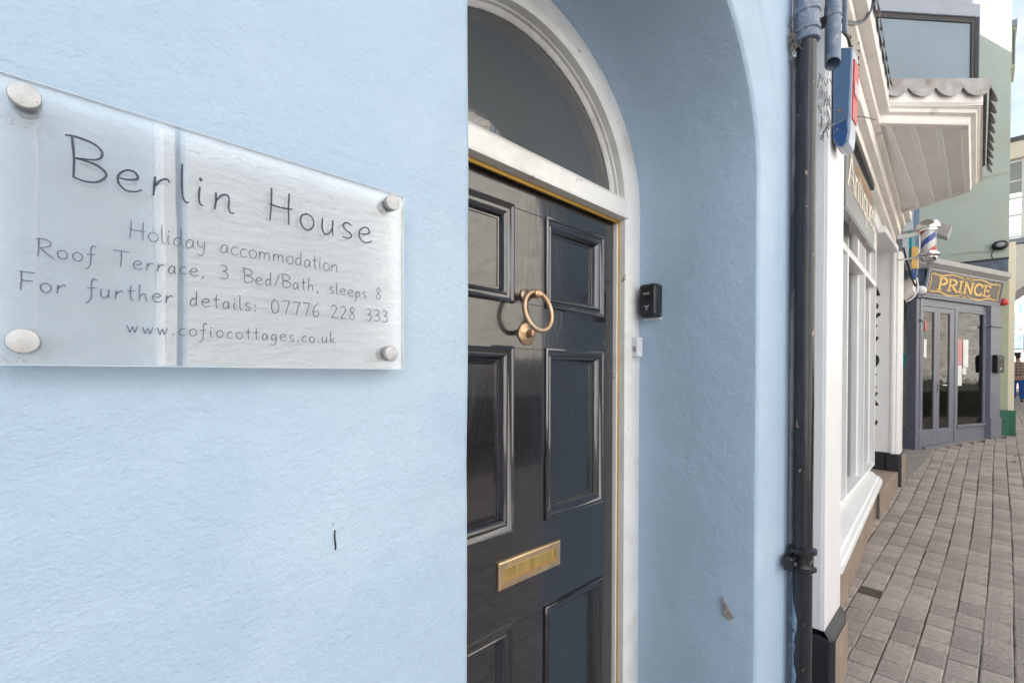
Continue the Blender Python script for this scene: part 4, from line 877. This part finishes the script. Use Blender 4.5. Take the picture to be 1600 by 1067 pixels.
# sign box, cornice, lead roof
co = MB(PT); co.prism([(-.10, 1.70), (-.13, 1.72), (-.13, 1.80), (-.10, 1.815), (.35, 1.90), (.35, 1.66), (-.05, 1.66)], .0, 2.58, 'x'); co.build('cornice', m_greyL, pr, bevel=.004)
cb = MB(PT); cb.box(-.02, 2.48, -.075, .05, 1.635, 1.66); cb.build('cornice_bead', m_render, pr); 
cb = MB(PT); cb.box(-.02, 2.45, -.03, .25, 1.246, 1.66); cb.build('fascia_box', m_leadD, pr)
fls = MB(); fls.prism([(9.9, .50), (12.08, -.30), (12.08, .9), (10.1, .9)], 1.72, 1.86, 'z'); fls.build('lead_roof', m_leadD, pr)
fls = MB((12.085, -.33, 97)); fls.box(.0, .80, .0, .03, 1.72, 2.09); fls.build('lead_flashing', m_leadD, pr)
fls = MB((12.085, -.33, 97)); fls.box(-.01, .82, .0, .045, 2.09, 2.12); fls.build('flashing_ridge', m_dark, pr)
# sign
SPn = thing('prince_sign', 10.7, .2, 1.25, 'slate sign with gilt scrollwork and the word PRINCE over the barber shop door', 'sign')
TIL = -.055
class SB(MB):
    def P(s, p): u, v, z = p; return MB.P(s, (u, v-.04+TIL*(z-1.25)/.37, z))
SB(PT).box(-.025, 2.37, 0, .02, 1.255, 1.625).build('slate_board', m_slate, SPn)
sf_ = SB(PT); sf_.rect(-.04, 2.385, 1.245, 1.635, [(0, .02), (0, -.012), (.02, -.012), (.022, -.001)], cap=False); sf_.build('silver_frame', m_frameb, SPn)
PR = {'P': (.82, [[(.2, 0), (.2, 1)], [(.1, .98), (.5, 1.0), (.76, .76), (.5, .5), (.2, .48)], [(.02, .01), (.4, .01)], [(.04, .99), (.2, .99)]]),
 'R': (.92, [[(.2, 0), (.2, 1)], [(.1, .98), (.5, 1.0), (.76, .77), (.5, .53), (.2, .5)], [(.42, .5), (.66, .2), (.9, .0)], [(.02, .01), (.4, .01)], [(.04, .99), (.2, .99)], [(.78, .01), (.98, .01)]]),
 'I': (.46, [[(.22, 0), (.22, 1)], [(.04, .01), (.42, .01)], [(.04, .99), (.42, .99)]]),
 'N': (.98, [[(.2, 0), (.2, 1)], [(.2, 1), (.8, .02)], [(.8, 0), (.8, 1)], [(.04, .01), (.36, .01)], [(.04, .99), (.22, .99)], [(.64, .99), (.96, .99)]]),
 'C': (.86, [[(.78, .78), (.66, .95), (.4, 1.0), (.12, .72), (.14, .28), (.42, .0), (.68, .06), (.80, .24)], [(.79, .98), (.79, .70)]]),
 'E': (.76, [[(.2, 0), (.2, 1)], [(.04, .99), (.68, .99)], [(.2, .52), (.56, .52)], [(.04, .01), (.70, .01)], [(.68, 1.0), (.68, .80)], [(.71, .0), (.71, .22)], [(.56, .62), (.56, .42)]])}
class SBT(SB): pass
t = SB(PT); serif(t, 'PRINCE', PR, .27, 1.98, 1.35, .175, .046, -.004); t.build('gilt_lettering', m_gold, SPn)
sw = SB(PT)
def swoosh(pts, w0, w1):
    p = cr_(pts); n_ = len(p); sw.ribbon(p, [w0+(w1-w0)*math.sin(math.pi*i/(n_-1)) for i in range(n_)], -.004)
for zz_, sg_ in ((1.585, 1), (1.29, -1)):
    for uc, dr_ in ((1.09, -1), (1.21, 1)):
        swoosh([(uc, zz_-.035*sg_), (uc+dr_*.15, zz_-.005*sg_), (uc+dr_*.45, zz_+.012*sg_), (uc+dr_*.75, zz_-.03*sg_), (uc+dr_*.95, zz_-.012*sg_), (uc+dr_*.90, zz_-.045*sg_)], .005, .019)
    swoosh([(.92, zz_+.01*sg_), (1.07, zz_+.03*sg_), (1.16, zz_-.01*sg_), (1.25, zz_+.03*sg_), (1.39, zz_+.01*sg_)], .004, .014)
for u_, d_ in ((2.28, 1), (.05, -1)):
    swoosh([(u_-.10*d_, 1.56), (u_-.02*d_, 1.57), (u_, 1.50), (u_-.03*d_, 1.46), (u_+.03*d_, 1.44)], .006, .017); swoosh([(u_+.03*d_, 1.44), (u_-.03*d_, 1.42), (u_, 1.37), (u_-.02*d_, 1.31), (u_-.10*d_, 1.32)], .006, .017)
sw.build('gilt_scrollwork', m_gold, SPn)
for u_, nm, m_, lab in ((-.17, 'white_globe_lamp', m_plas, 'small white globe lamp at the left end of the gilt sign'), (2.52, 'red_globe_lamp', m_red, 'small red globe lamp at the right end of the gilt sign')):
    tag(MB(PT).lathe((u_, -.05, 1.235), (0, 0, 1), [(0, .02), (.01, .05), (.04, .068), (.075, .070), (.11, .052), (.13, .02)], 18).build(nm, m_, None, smooth=True), lab, 'lamp')
as_ = thing('ashtray_bin', 11.9, -.3, .04, 'black wall mounted cigarette bin on the grey right pilaster', 'bin')
b = MB(PT); b.prism([(-.061, .355), (-.061, .05), (-.13, .05), (-.13, .33), (-.11, .36)], 2.10, 2.35, 'x'); b.build('bin_body', m_black, as_, bevel=.008)
b = MB(PT); b.box(2.14, 2.17, -.1325, -.1295, .22, .26); b.box(2.27, 2.30, -.1325, -.1295, .22, .26); b.build('slot', m_dark, as_)
b = MB(PT); b.box(2.20, 2.23, -.1325, -.1295, .10, .125); b.box(2.225, 2.245, -.1325, -.1295, .12, .14); b.box(2.215, 2.23, -.1325, -.1295, .30, .315); b.build('white_marks', m_plas, as_)
# posters, table
def pst(nm, m_, u0, u1, z0, z1, v, lab): tag(MB(PT).box(u0, u1, v, v+.002, z0, z1).build(nm, m_, None), lab, 'poster', 'papers in the barber shop window')
pst('poster', m_paperR, 1.12, 1.26, .18, .60, .010, 'tall red printed notice in the barber shop window')
pst('poster', m_paper, 1.29, 1.46, .14, .60, .010, 'large white notice right of the red one in the barber window')
pst('poster', m_paper, 1.12, 1.25, -.17, .17, .010, 'white notice below the red one in the barber window')
pst('poster', m_paper, 1.27, 1.40, .02, .13, .010, 'small pale card low beside the white notices')
pst('poster', m_paper, .075, .155, .28, .57, .012, 'narrow white notice inside the left door glass')
pst('poster', m_red, .095, .15, .70, .85, .012, 'small red sticker high inside the left door glass')
pst('poster', m_paper, .52, .70, .0, .50, .30, 'pale board seen through the right door glass')
tag(MB(RT).box(.16, .36, .045, .05, .16, .33).build('poster', m_paperT, None), 'turquoise poster inside the side window by the white pilaster', 'poster')
tbl = thing('wooden_table', 10.9, .5, -1.11, 'pale pine counter with one timber leg behind the barber shop window', 'table')
b = MB(PT); b.box(1.14, 1.86, .06, .45, -.02, .045); b.build('table_top', m_wood, tbl, bevel=.004)
for u_ in (1.14, 1.78): b = MB(PT); b.box(u_, u_+.075, .07, .15, -1.115, -.02); b.build('leg', m_wood, tbl, bevel=.003)
b = MB(PT); b.tube([(1.24, .12, -.70), (1.34, .12, -.20)], .02, 6); b.build('brace', m_plas, tbl)
bn = MB(PT); bn.box(1.25, 2.3, .45, .615, -1.11, -.50)
tag(bn.build('waiting_bench', m_dark), 'dark waiting bench against the back wall inside the barber shop', 'bench')
tag(B('cctv_bracket_lamp', m_dark, None, 11.98, 12.08, -.27, -.22, 2.36, 2.40), 'dark oval bulkhead lamp on the green gable above the gilt sign', 'lamp')
o_ = bpy.data.objects['cctv_bracket_lamp']; bpy.data.objects.remove(o_)
lm = thing('bulkhead_lamp', 12.04, -.25, 2.28, 'dark oval bulkhead lamp on the green gable above the gilt sign', 'lamp')
lh = MB(); lh.loft([[(12.085-d, -.235+.11*r_*math.cos(k), 2.345+.085*r_*math.sin(k)) for k in [2*math.pi*j/20 for j in range(20)]] for d, r_ in ((0, .9), (.05, 1.0), (.09, .95), (.12, .72), (.125, .6))], cap0=True, cap1=True); lh.build('lamp_body', m_black, lm, smooth=True)
lh = MB(); lh.loft([[(11.959-d, -.235+.10*r_*math.cos(k), 2.345+.078*r_*math.sin(k)) for k in [2*math.pi*j/16 for j in range(16)]] for d, r_ in ((0, .58), (.01, .45), (.013, .2))], cap0=True, cap1=True); lh.build('lamp_lens', m_grplas, lm, smooth=True)
cable('lamp_wire', [(12.07, -.16, 2.30), (12.07, -.13, 2.2), (12.07, -.15, 2.12)], .006, m_cable, 'thin wire running down from the bulkhead lamp on the green gable', 'wire')

# ------------------------------------------------------------------ green house
gh = thing('green_house', 14, 1, -1.08, 'tall pale green rendered house whose gable rises over the barber shop', 'house')
gb = MB(); gb.prism([(12.1, -.345), (22, -.345), (22, 8), (11.08, 8)], -1.3, 10.5, 'z'); gb.build('gable_wall', m_green, gh)
gb = MB(); gb.prism([(11.6, 8.3), (12.0, -.50), (22.3, -.50), (22.3, 8.3)], 10.5, 10.7, 'z'); gb.build('roof', m_roof, gh)
gb = MB(); gb.prism([(12.0, .0), (12.085, -.352), (12.3, -.352), (12.3, .0)], -.62, 1.70, 'z'); gb.build('sage_strip', m_greenY, gh)
gb = MB(); gb.prism([(11.99, .0), (12.07, -.362), (12.3, -.362), (12.3, .0)], -1.2, -.618, 'z'); gb.build('green_base', m_greenD, gh, bevel=.006)
gb = MB(); gb.prism([(12.4, -.34), (12.4, -.438), (12.8, -.438), (12.8, -.34)], -.64, 2.45, 'z'); gb.build('cream_pilaster', m_cream2, gh, bevel=.004)
gb = MB(); gb.prism([(12.37, -.34), (12.37, -.462), (12.83, -.462), (12.83, -.34)], -1.2, -.638, 'z'); gb.build('cream_pilaster_base', m_greenD, gh, bevel=.006)
gb = MB(); gb.box(16, 16.8, -.52, -.455, 7.27, 8.22); wbxg = gb.build('projecting_window', m_greenY, gh); B('window_head', m_frameb, wbxg, 15.95, 16.85, -.545, -.455, 8.22, 8.36); B('pane', m_mirror, wbxg, 15.99, 15.998, -.505, -.48, 7.35, 8.15)
for pc_ in [[(12.022, 0.291, 3.606), (12.043, 0.122, 3.633), (12.06, -0.018, 3.643), (12.079, -0.172, 3.636), (12.099, -0.337, 3.648)], [(12.009, 0.392, 2.278), (12.044, 0.111, 2.291), (12.069, -0.095, 2.257), (12.096, -0.31, 2.256)], [(12.045, 0.106, 6.8), (12.07, -0.098, 6.732), (12.095, -0.304, 6.754)]]: MB().tube(cr_3([(x-.02, y, z) for x, y, z in pc_], 5), .0055, 5).build('render_crack', m_greenY, gh)

alr = thing('red_alarm_box', 14.0, -.42, 1.93, 'red alarm box with blue base on the corner beyond the green gable', 'alarm box')
b = MB(); b.prism([(-.35, 2.35), (-.475, 2.35), (-.478, 2.04), (-.35, 2.04)], 14.0, 14.15, 'x'); b.build('red_cover', m_red, alr, bevel=.01)
b = MB(); b.prism([(-.35, 2.038), (-.472, 2.038), (-.46, 1.97), (-.40, 1.93), (-.35, 1.93)], 14.01, 14.14, 'x'); b.build('blue_base', m_blu2, alr, bevel=.005)

# ------------------------------------------------------------------ bay-windowed house beyond
bh = thing('bay_window_house', 23, 0, -1, 'cream house with a jettied bay of white framed panes beyond the green gable', 'house')
B('lower_wall', m_cream, bh, 26.2, 30, -.47, 6, -1.0, 7.4); 
cw = MB(); cw.prism([(-.45, 4.25), (-2.6, 4.25), (-1.3, 3.2), (-.75, 2.7), (-.55, 3.0), (-.47, 2.6)], 22.0, 26, 'x'); cw.build('jetty_soffit', m_cream, bh)
B('bay_post', m_plas, bh, 22.0, 22.1, -.55, -.46, 4.44, 7.0); B('bay_post', m_plas, bh, 25.9, 26, -.55, -.46, 4.44, 7.0); B('bay_post', m_frameb, bh, 22.0, 22.12, -2.72, -2.6, 4.44, 7.0); B('bay_sill', m_frameb, bh, 21.94, 26.1, -2.75, -.47, 4.27, 4.44, bevel=.01); B('bay_cornice', m_cream2, bh, 21.9, 26.1, -2.8, -.46, 7.0, 7.55, bevel=.02); B('bay_roof', m_roof, bh, 21.85, 26.2, -2.85, -.45, 7.55, 7.68)
B('bay_pane', m_glass, bh, 22.04, 22.055, -2.6, -.50, 4.5, 6.95)
for y in (-.92, -1.45, -1.98): B('glazing_bar', m_plas, bh, 22.0, 22.038, y-.03, y+.03, 4.46, 6.98)
for z in (4.5, 5.2, 5.75, 6.3, 6.93): B('glazing_bar', m_plas, bh, 22.002, 22.036, -2.66, -.49, z-.025, z+.025)
fh = thing('far_green_house', 48, -4, -.6, 'pale green house far down the street over a grey shopfront band', 'house')
B('wall', m_green, fh, 48, 54, -9, -1.3, 9.6, 15); B('shopfront_band', m_grplas, fh, 47.95, 54, -9, -1.3, 8.4, 9.58)

# ------------------------------------------------------------------ scaffolded building
sb = thing('scaffolded_building', 62, -5, -.6, 'building wrapped in blue sheeting and scaffold boards at the end of the street', 'building')
B('facade', m_oppW, sb, 62.5, 70, -12, -1.2, -.8, 16)
for k, z in enumerate((2.3, 3.7, 5.3, 6.9, 8.4, 10.2)):
    B('boards', m_board, sb, 60.2, 61.6, -10, -1.55, z, z+.16)
    if k: 
        for j in range(8): 
            if (j+k) % 4 != 3: B('sheeting', m_netB, sb, 60.05+.03*(j % 2), 60.12+.03*(j % 2), -1.6-(j+1)*.62, -1.62-j*.62, z-1.3, z-.1)
for j in range(9): MB().tube([(60.0, -1.6-j*1.0, -.8), (60.0, -1.6-j*1.0, 11)], .04, 8).build('scaffold_pole', m_pole, sb)
for z in (.8, 1.5, 1.9): MB().tube([(60.0, -1.5, z), (60.0, -10, z)], .03, 6).build('scaffold_pole', m_pole, sb)
ls = MB(); 
for j in range(14): ls.tube([(60.02, -1.6-j*.5, 1.0), (60.02, -2.1-j*.5, 2.2)], .03, 5); ls.tube([(60.02, -2.1-j*.5, 1.0), (60.02, -1.6-j*.5, 2.2)], .03, 5)
ls.build('lattice_beam', m_pole, sb)
for (x, y0, y1, z1, m_, nm, lab) in ((45, -1.9, -1.25, .75, m_paper, 'market_stall', 'white market stall far down the street'), (50, -2.3, -1.9, 1.0, m_orng, 'stall_awning', 'orange awning far down the street')):
    o_ = thing(nm, x, y0, -.9, lab, 'stall'); B('canvas', m_, o_, x, x+1.5, y0, y1, z1-.5, z1); B('counter', m_paperR, o_, x+.2, x+1.3, y0+.03, y1-.03, -.9, z1-.9)

# ------------------------------------------------------------------ buildings across the street (seen only as reflections, and bouncing sunlight)
oh = thing('opposite_white_house', -1, -5.2, -1.6, 'white rendered house across the street reflected in the name plate', 'house')
B('wall', m_oppW, oh, 1.065, 4.3, -6.6, -6.0, -1.8, 8.2); B('white_pilaster', m_oppW, oh, .83, .947, -6.6, -5.98, -1.8, 8.2); B('recess', m_recess, oh, .948, 1.064, -6.6, -6.04, -1.8, 8.2)
B('wall', m_oppW, oh, -9, -2.2, -6.6, -6.0, -1.8, 8.2); B('wall', m_oppW, oh, -2.2, .829, -6.6, -6.0, 5.2, 8.2); B('stall_riser', m_oppD, oh, -2.2, .829, -6.6, -6.0, -1.8, -.75)
ow_ = B('shop_window', m_bar, oh, -2.2, .829, -6.3, -6.2, -.75, 5.2)
B('added_reflector', m_reflector, ow_, -2.1, .75, -6.199, -6.19, -.7, 5.1)  # pale sheet added here to lighten what the name plate reflects
for x in (-1.3, -.25): B('reflector_seam', m_bar, ow_, x-.012, x+.012, -6.19, -6.186, -.7, 5.1)
tag(oh, group=None)
oc_ = thing('opposite_stone_house', 9, -5.2, -1.4, 'cream stone house across the street reflected in the black door', 'house')
B('wall', m_oppC, oc_, 4.301, 24, -6.6, -5.05, -.45, 9.4); B('dark_plinth', m_oppD, oc_, 4.301, 24, -5.6, -5.02, -1.8, -.452)
B('string_course', m_greyL, oc_, 4.4, 24, -5.05, -4.93, 5.25, 5.42); 
for x in (7.6, 13, 18): w_ = B('sash_window', m_plas, oc_, x, x+1.0, -5.049, -4.98, 5.0, 6.9); B('pane', m_mirror, w_, x+.08, x+.92, -4.979, -4.972, 5.08, 6.82)
B('roof', m_roof, oc_, 4.2, 24.1, -8, -4.8, 9.4, 9.6); B('roof', m_roof, oh, -9.1, 4.25, -9, -5.8, 8.2, 8.4)
gp_ = thing('opposite_downpipe', 6.1, -4.95, -1.4, 'grey downpipe on the stone house across the street reflected in the fanlight', 'drainpipe')
MB().tube([(6.10, -4.95, 4.75), (6.10, -4.95, 8)], .055, 12).build('pipe', m_pipe2, gp_, smooth=True)
for z in (4.72, 5.5): MB().lathe((6.10, -4.95, z), (0, 0, 1), [(0, .056), (0, .075), (.14, .075), (.14, .056)], 14).build('collar', m_pipe2, gp_)

# ------------------------------------------------------------------ people
def skin(name, joints, edges, mat, par, root=0, sub=2):
    me = bpy.data.meshes.new(name); me.from_pydata([j[0] for j in joints], edges, []); o = bpy.data.objects.new(name, me); col.objects.link(o)
    o.parent = par; me.materials.append(mat)
    m = o.modifiers.new('skin', 'SKIN'); m.use_smooth_shade = True
    for i, j in enumerate(joints):
        me.skin_vertices[0].data[i].radius = j[1] if isinstance(j[1], tuple) else (j[1], j[1])
        me.skin_vertices[0].data[i].use_root = (i == root)
    s = o.modifiers.new('sub', 'SUBSURF'); s.levels = sub; s.render_levels = sub
    return o
def checked(name, c1, c2, c3):
    m = M(name, c1, .85, var=.05); N = m.node_tree.nodes; L = m.node_tree.links; b = N['Principled BSDF']
    tcn = N.new('ShaderNodeTexCoord')
    wv = []
    for ax in ('X', 'Z'):
        w_ = N.new('ShaderNodeTexWave'); w_.bands_direction = 'Y' if ax == 'X' else 'Z'; w_.inputs['Scale'].default_value = 3.1; L.new(tcn.outputs['Object'], w_.inputs['Vector'])
        r_ = N.new('ShaderNodeMath'); r_.operation = 'GREATER_THAN'; r_.inputs[1].default_value = .55; L.new(w_.outputs['Fac'], r_.inputs[0]); wv.append(r_)
    m1 = N.new('ShaderNodeMixRGB'); m1.inputs['Color1'].default_value = (*c1, 1); m1.inputs['Color2'].default_value = (*c2, 1); L.new(wv[0].outputs[0], m1.inputs['Fac'])
    m2 = N.new('ShaderNodeMixRGB'); m2.inputs['Color2'].default_value = (*c3, 1); L.new(m1.outputs[0], m2.inputs['Color1'])
    mm = N.new('ShaderNodeMath'); mm.operation = 'MULTIPLY'; mm.inputs[1].default_value = .75; L.new(wv[1].outputs[0], mm.inputs[0]); L.new(mm.outputs[0], m2.inputs['Fac'])
    L.new(m2.outputs[0], b.inputs['Base Color']); return m
m_skin = M('skin', (.52, .30, .21), .55, var=.05); m_hair = M('dark_hair', (.03, .022, .018), .7, var=.2, vs=30, bumps=((40, .01),)); m_jean = M('bright_blue_trousers', (.02, .10, .36), .8, var=.1, vs=12)
m_shirt = checked('checked_shirt', (.34, .19, .14), (.05, .06, .12), (.55, .42, .34)); m_shoe = M('dark_shoes', (.02, .02, .025), .5, var=0); m_dcoat = M('dark_coat', (.035, .028, .032), .8, var=.2); m_capm = M('navy_cap', (.03, .04, .09), .8, var=.1)
def person(x, y, label, top, legs, hat, rz=0, hgt=1.0, face_away=True, bag=None):
    p = bpy.data.objects.new('person', None); col.objects.link(p); p.location = (x, y, gz(x)+ZC); p.rotation_euler = (0, 0, rz); p.scale = (hgt,)*3; p['_o'] = (x, y, 0); tag(p, label, 'person')
    # local frame: facing +X, left is +Y
    skin('body', [((0, 0, .93), (.13, .165)), ((0, 0, 1.12), (.115, .15)), ((0, 0, 1.34), (.13, .185)), ((0, 0, 1.46), (.07, .10)), ((.01, 0, 1.52), .052), ((.015, 0, 1.58), .06), ((.02, 0, 1.66), (.088, .075)), ((.01, 0, 1.73), (.07, .06)),
                  ((.0, .20, 1.41), .06), ((-.02, .27, 1.16), .045), ((.08, .25, .95), .036), ((.11, .245, .87), (.022, .04)), ((.0, -.20, 1.41), .06), ((-.02, -.27, 1.16), .045), ((.08, -.25, .95), .036), ((.11, -.245, .87), (.022, .04)),
                  ((.0, .095, .84), .088), ((.02, .10, .48), .058), ((.0, .10, .10), .042), ((.10, .115, .035), (.035, .028)), ((.0, -.095, .84), .088), ((-.02, -.10, .48), .058), ((-.06, -.10, .10), .042), ((.04, -.115, .035), (.035, .028))],
         [(0, 1), (1, 2), (2, 3), (3, 4), (4, 5), (5, 6), (6, 7), (2, 8), (8, 9), (9, 10), (10, 11), (2, 12), (12, 13), (13, 14), (14, 15), (0, 16), (16, 17), (17, 18), (18, 19), (0, 20), (20, 21), (21, 22), (22, 23)], m_skin, p)
    skin('shirt', [((0, 0, .90), (.15, .185)), ((0, 0, 1.12), (.14, .175)), ((0, 0, 1.34), (.15, .20)), ((0, 0, 1.45), (.09, .13)), ((.0, .215, 1.41), .075), ((-.02, .285, 1.16), .06), ((.07, .265, .97), .05), ((.0, -.215, 1.41), .075), ((-.02, -.285, 1.16), .06), ((.07, -.265, .97), .05)],
         [(0, 1), (1, 2), (2, 3), (2, 4), (4, 5), (5, 6), (2, 7), (7, 8), (8, 9)], top, p)
    skin('trousers', [((0, 0, .92), (.135, .17)), ((.0, .098, .80), .105), ((.02, .10, .48), .078), ((.0, .10, .09), .066), ((.0, -.098, .80), .105), ((-.02, -.10, .48), .078), ((-.06, -.10, .09), .066)], [(0, 1), (1, 2), (2, 3), (0, 4), (4, 5), (5, 6)], legs, p)
    for (sx, sy) in ((0, .1), (-.06, -.1)):
        skin('shoe', [((sx-.03, sy, .045), (.045, .045)), ((sx+.08, sy+.01*(1 if sy > 0 else -1), .04), (.045, .035)), ((sx+.18, sy+.02*(1 if sy > 0 else -1), .03), (.04, .026))], [(0, 1), (1, 2)], m_shoe, p)
    skin('hair', [((-.035, 0, 1.60), (.06, .075)), ((-.03, 0, 1.68), (.088, .088)), ((-.01, 0, 1.745), (.07, .072))], [(0, 1), (1, 2)], m_hair, p)
    if hat: skin('cap', [((-.0, 0, 1.73), (.10, .095)), ((0, 0, 1.79), (.065, .065)), ((.12, 0, 1.725), (.02, .06))], [(0, 1), (0, 2)], hat, p)
    # face and five-fingered hands
    f = MB(); f.v = []; 
    def sph(c, r): 
        f.lathe((c[0], c[1], c[2]-ZC-r), (0, 0, 1), [(0, 0), (r*.3, r*.7), (r, r), (r*1.7, r*.7), (r*2, 0)], 8)
    sph((.105, .03, 1.665), .012); sph((.105, -.03, 1.665), .012); me_ = f
    def fin(m_): 
        ob_ = bpy.data.objects.new('eyes', bpy.data.meshes.new('eyes')); ob_.data.from_pydata(f.v, [], f.f); ob_.data.materials.append(m_shoe); col.objects.link(ob_); ob_.parent = p
    fin(0)
    skin('nose', [((.10, 0, 1.655), .012), ((.125, 0, 1.63), .015)], [(0, 1)], m_skin, p, sub=1)
    for sy in (1, -1):
        skin('ear', [((.015, .085*sy, 1.68), (.012, .01)), ((.01, .09*sy, 1.64), (.012, .01))], [(0, 1)], m_skin, p, sub=1)
        for k in range(4): skin('finger', [((.085+.018*k, .245*sy, .86), .010), ((.088+.018*k, .243*sy, .815+.004*abs(k-1)), .009), ((.092+.018*k, .232*sy, .775+.008*abs(k-1)), .008)], [(0, 1), (1, 2)], m_skin, p, sub=1)
        skin('thumb', [((.125, .24*sy, .885), .012), ((.15, .228*sy, .85), .010), ((.152, .222*sy, .82), .009)], [(0, 1), (1, 2)], m_skin, p, sub=1)
    return p
person(24.8, -.96, 'person in brown checked shirt and bright blue trousers walking away', m_shirt, m_jean, m_capm, rz=R(8), hgt=.99)
person(25.6, -1.42, 'person in a dark coat walking away at the right edge', m_dcoat, m_dcoat, None, rz=R(-5), hgt=.93)

for o in list(bpy.data.objects):
    if '_o' in o: del o['_o']
for p in [o for o in bpy.data.objects if o.get('category')]:
    pass
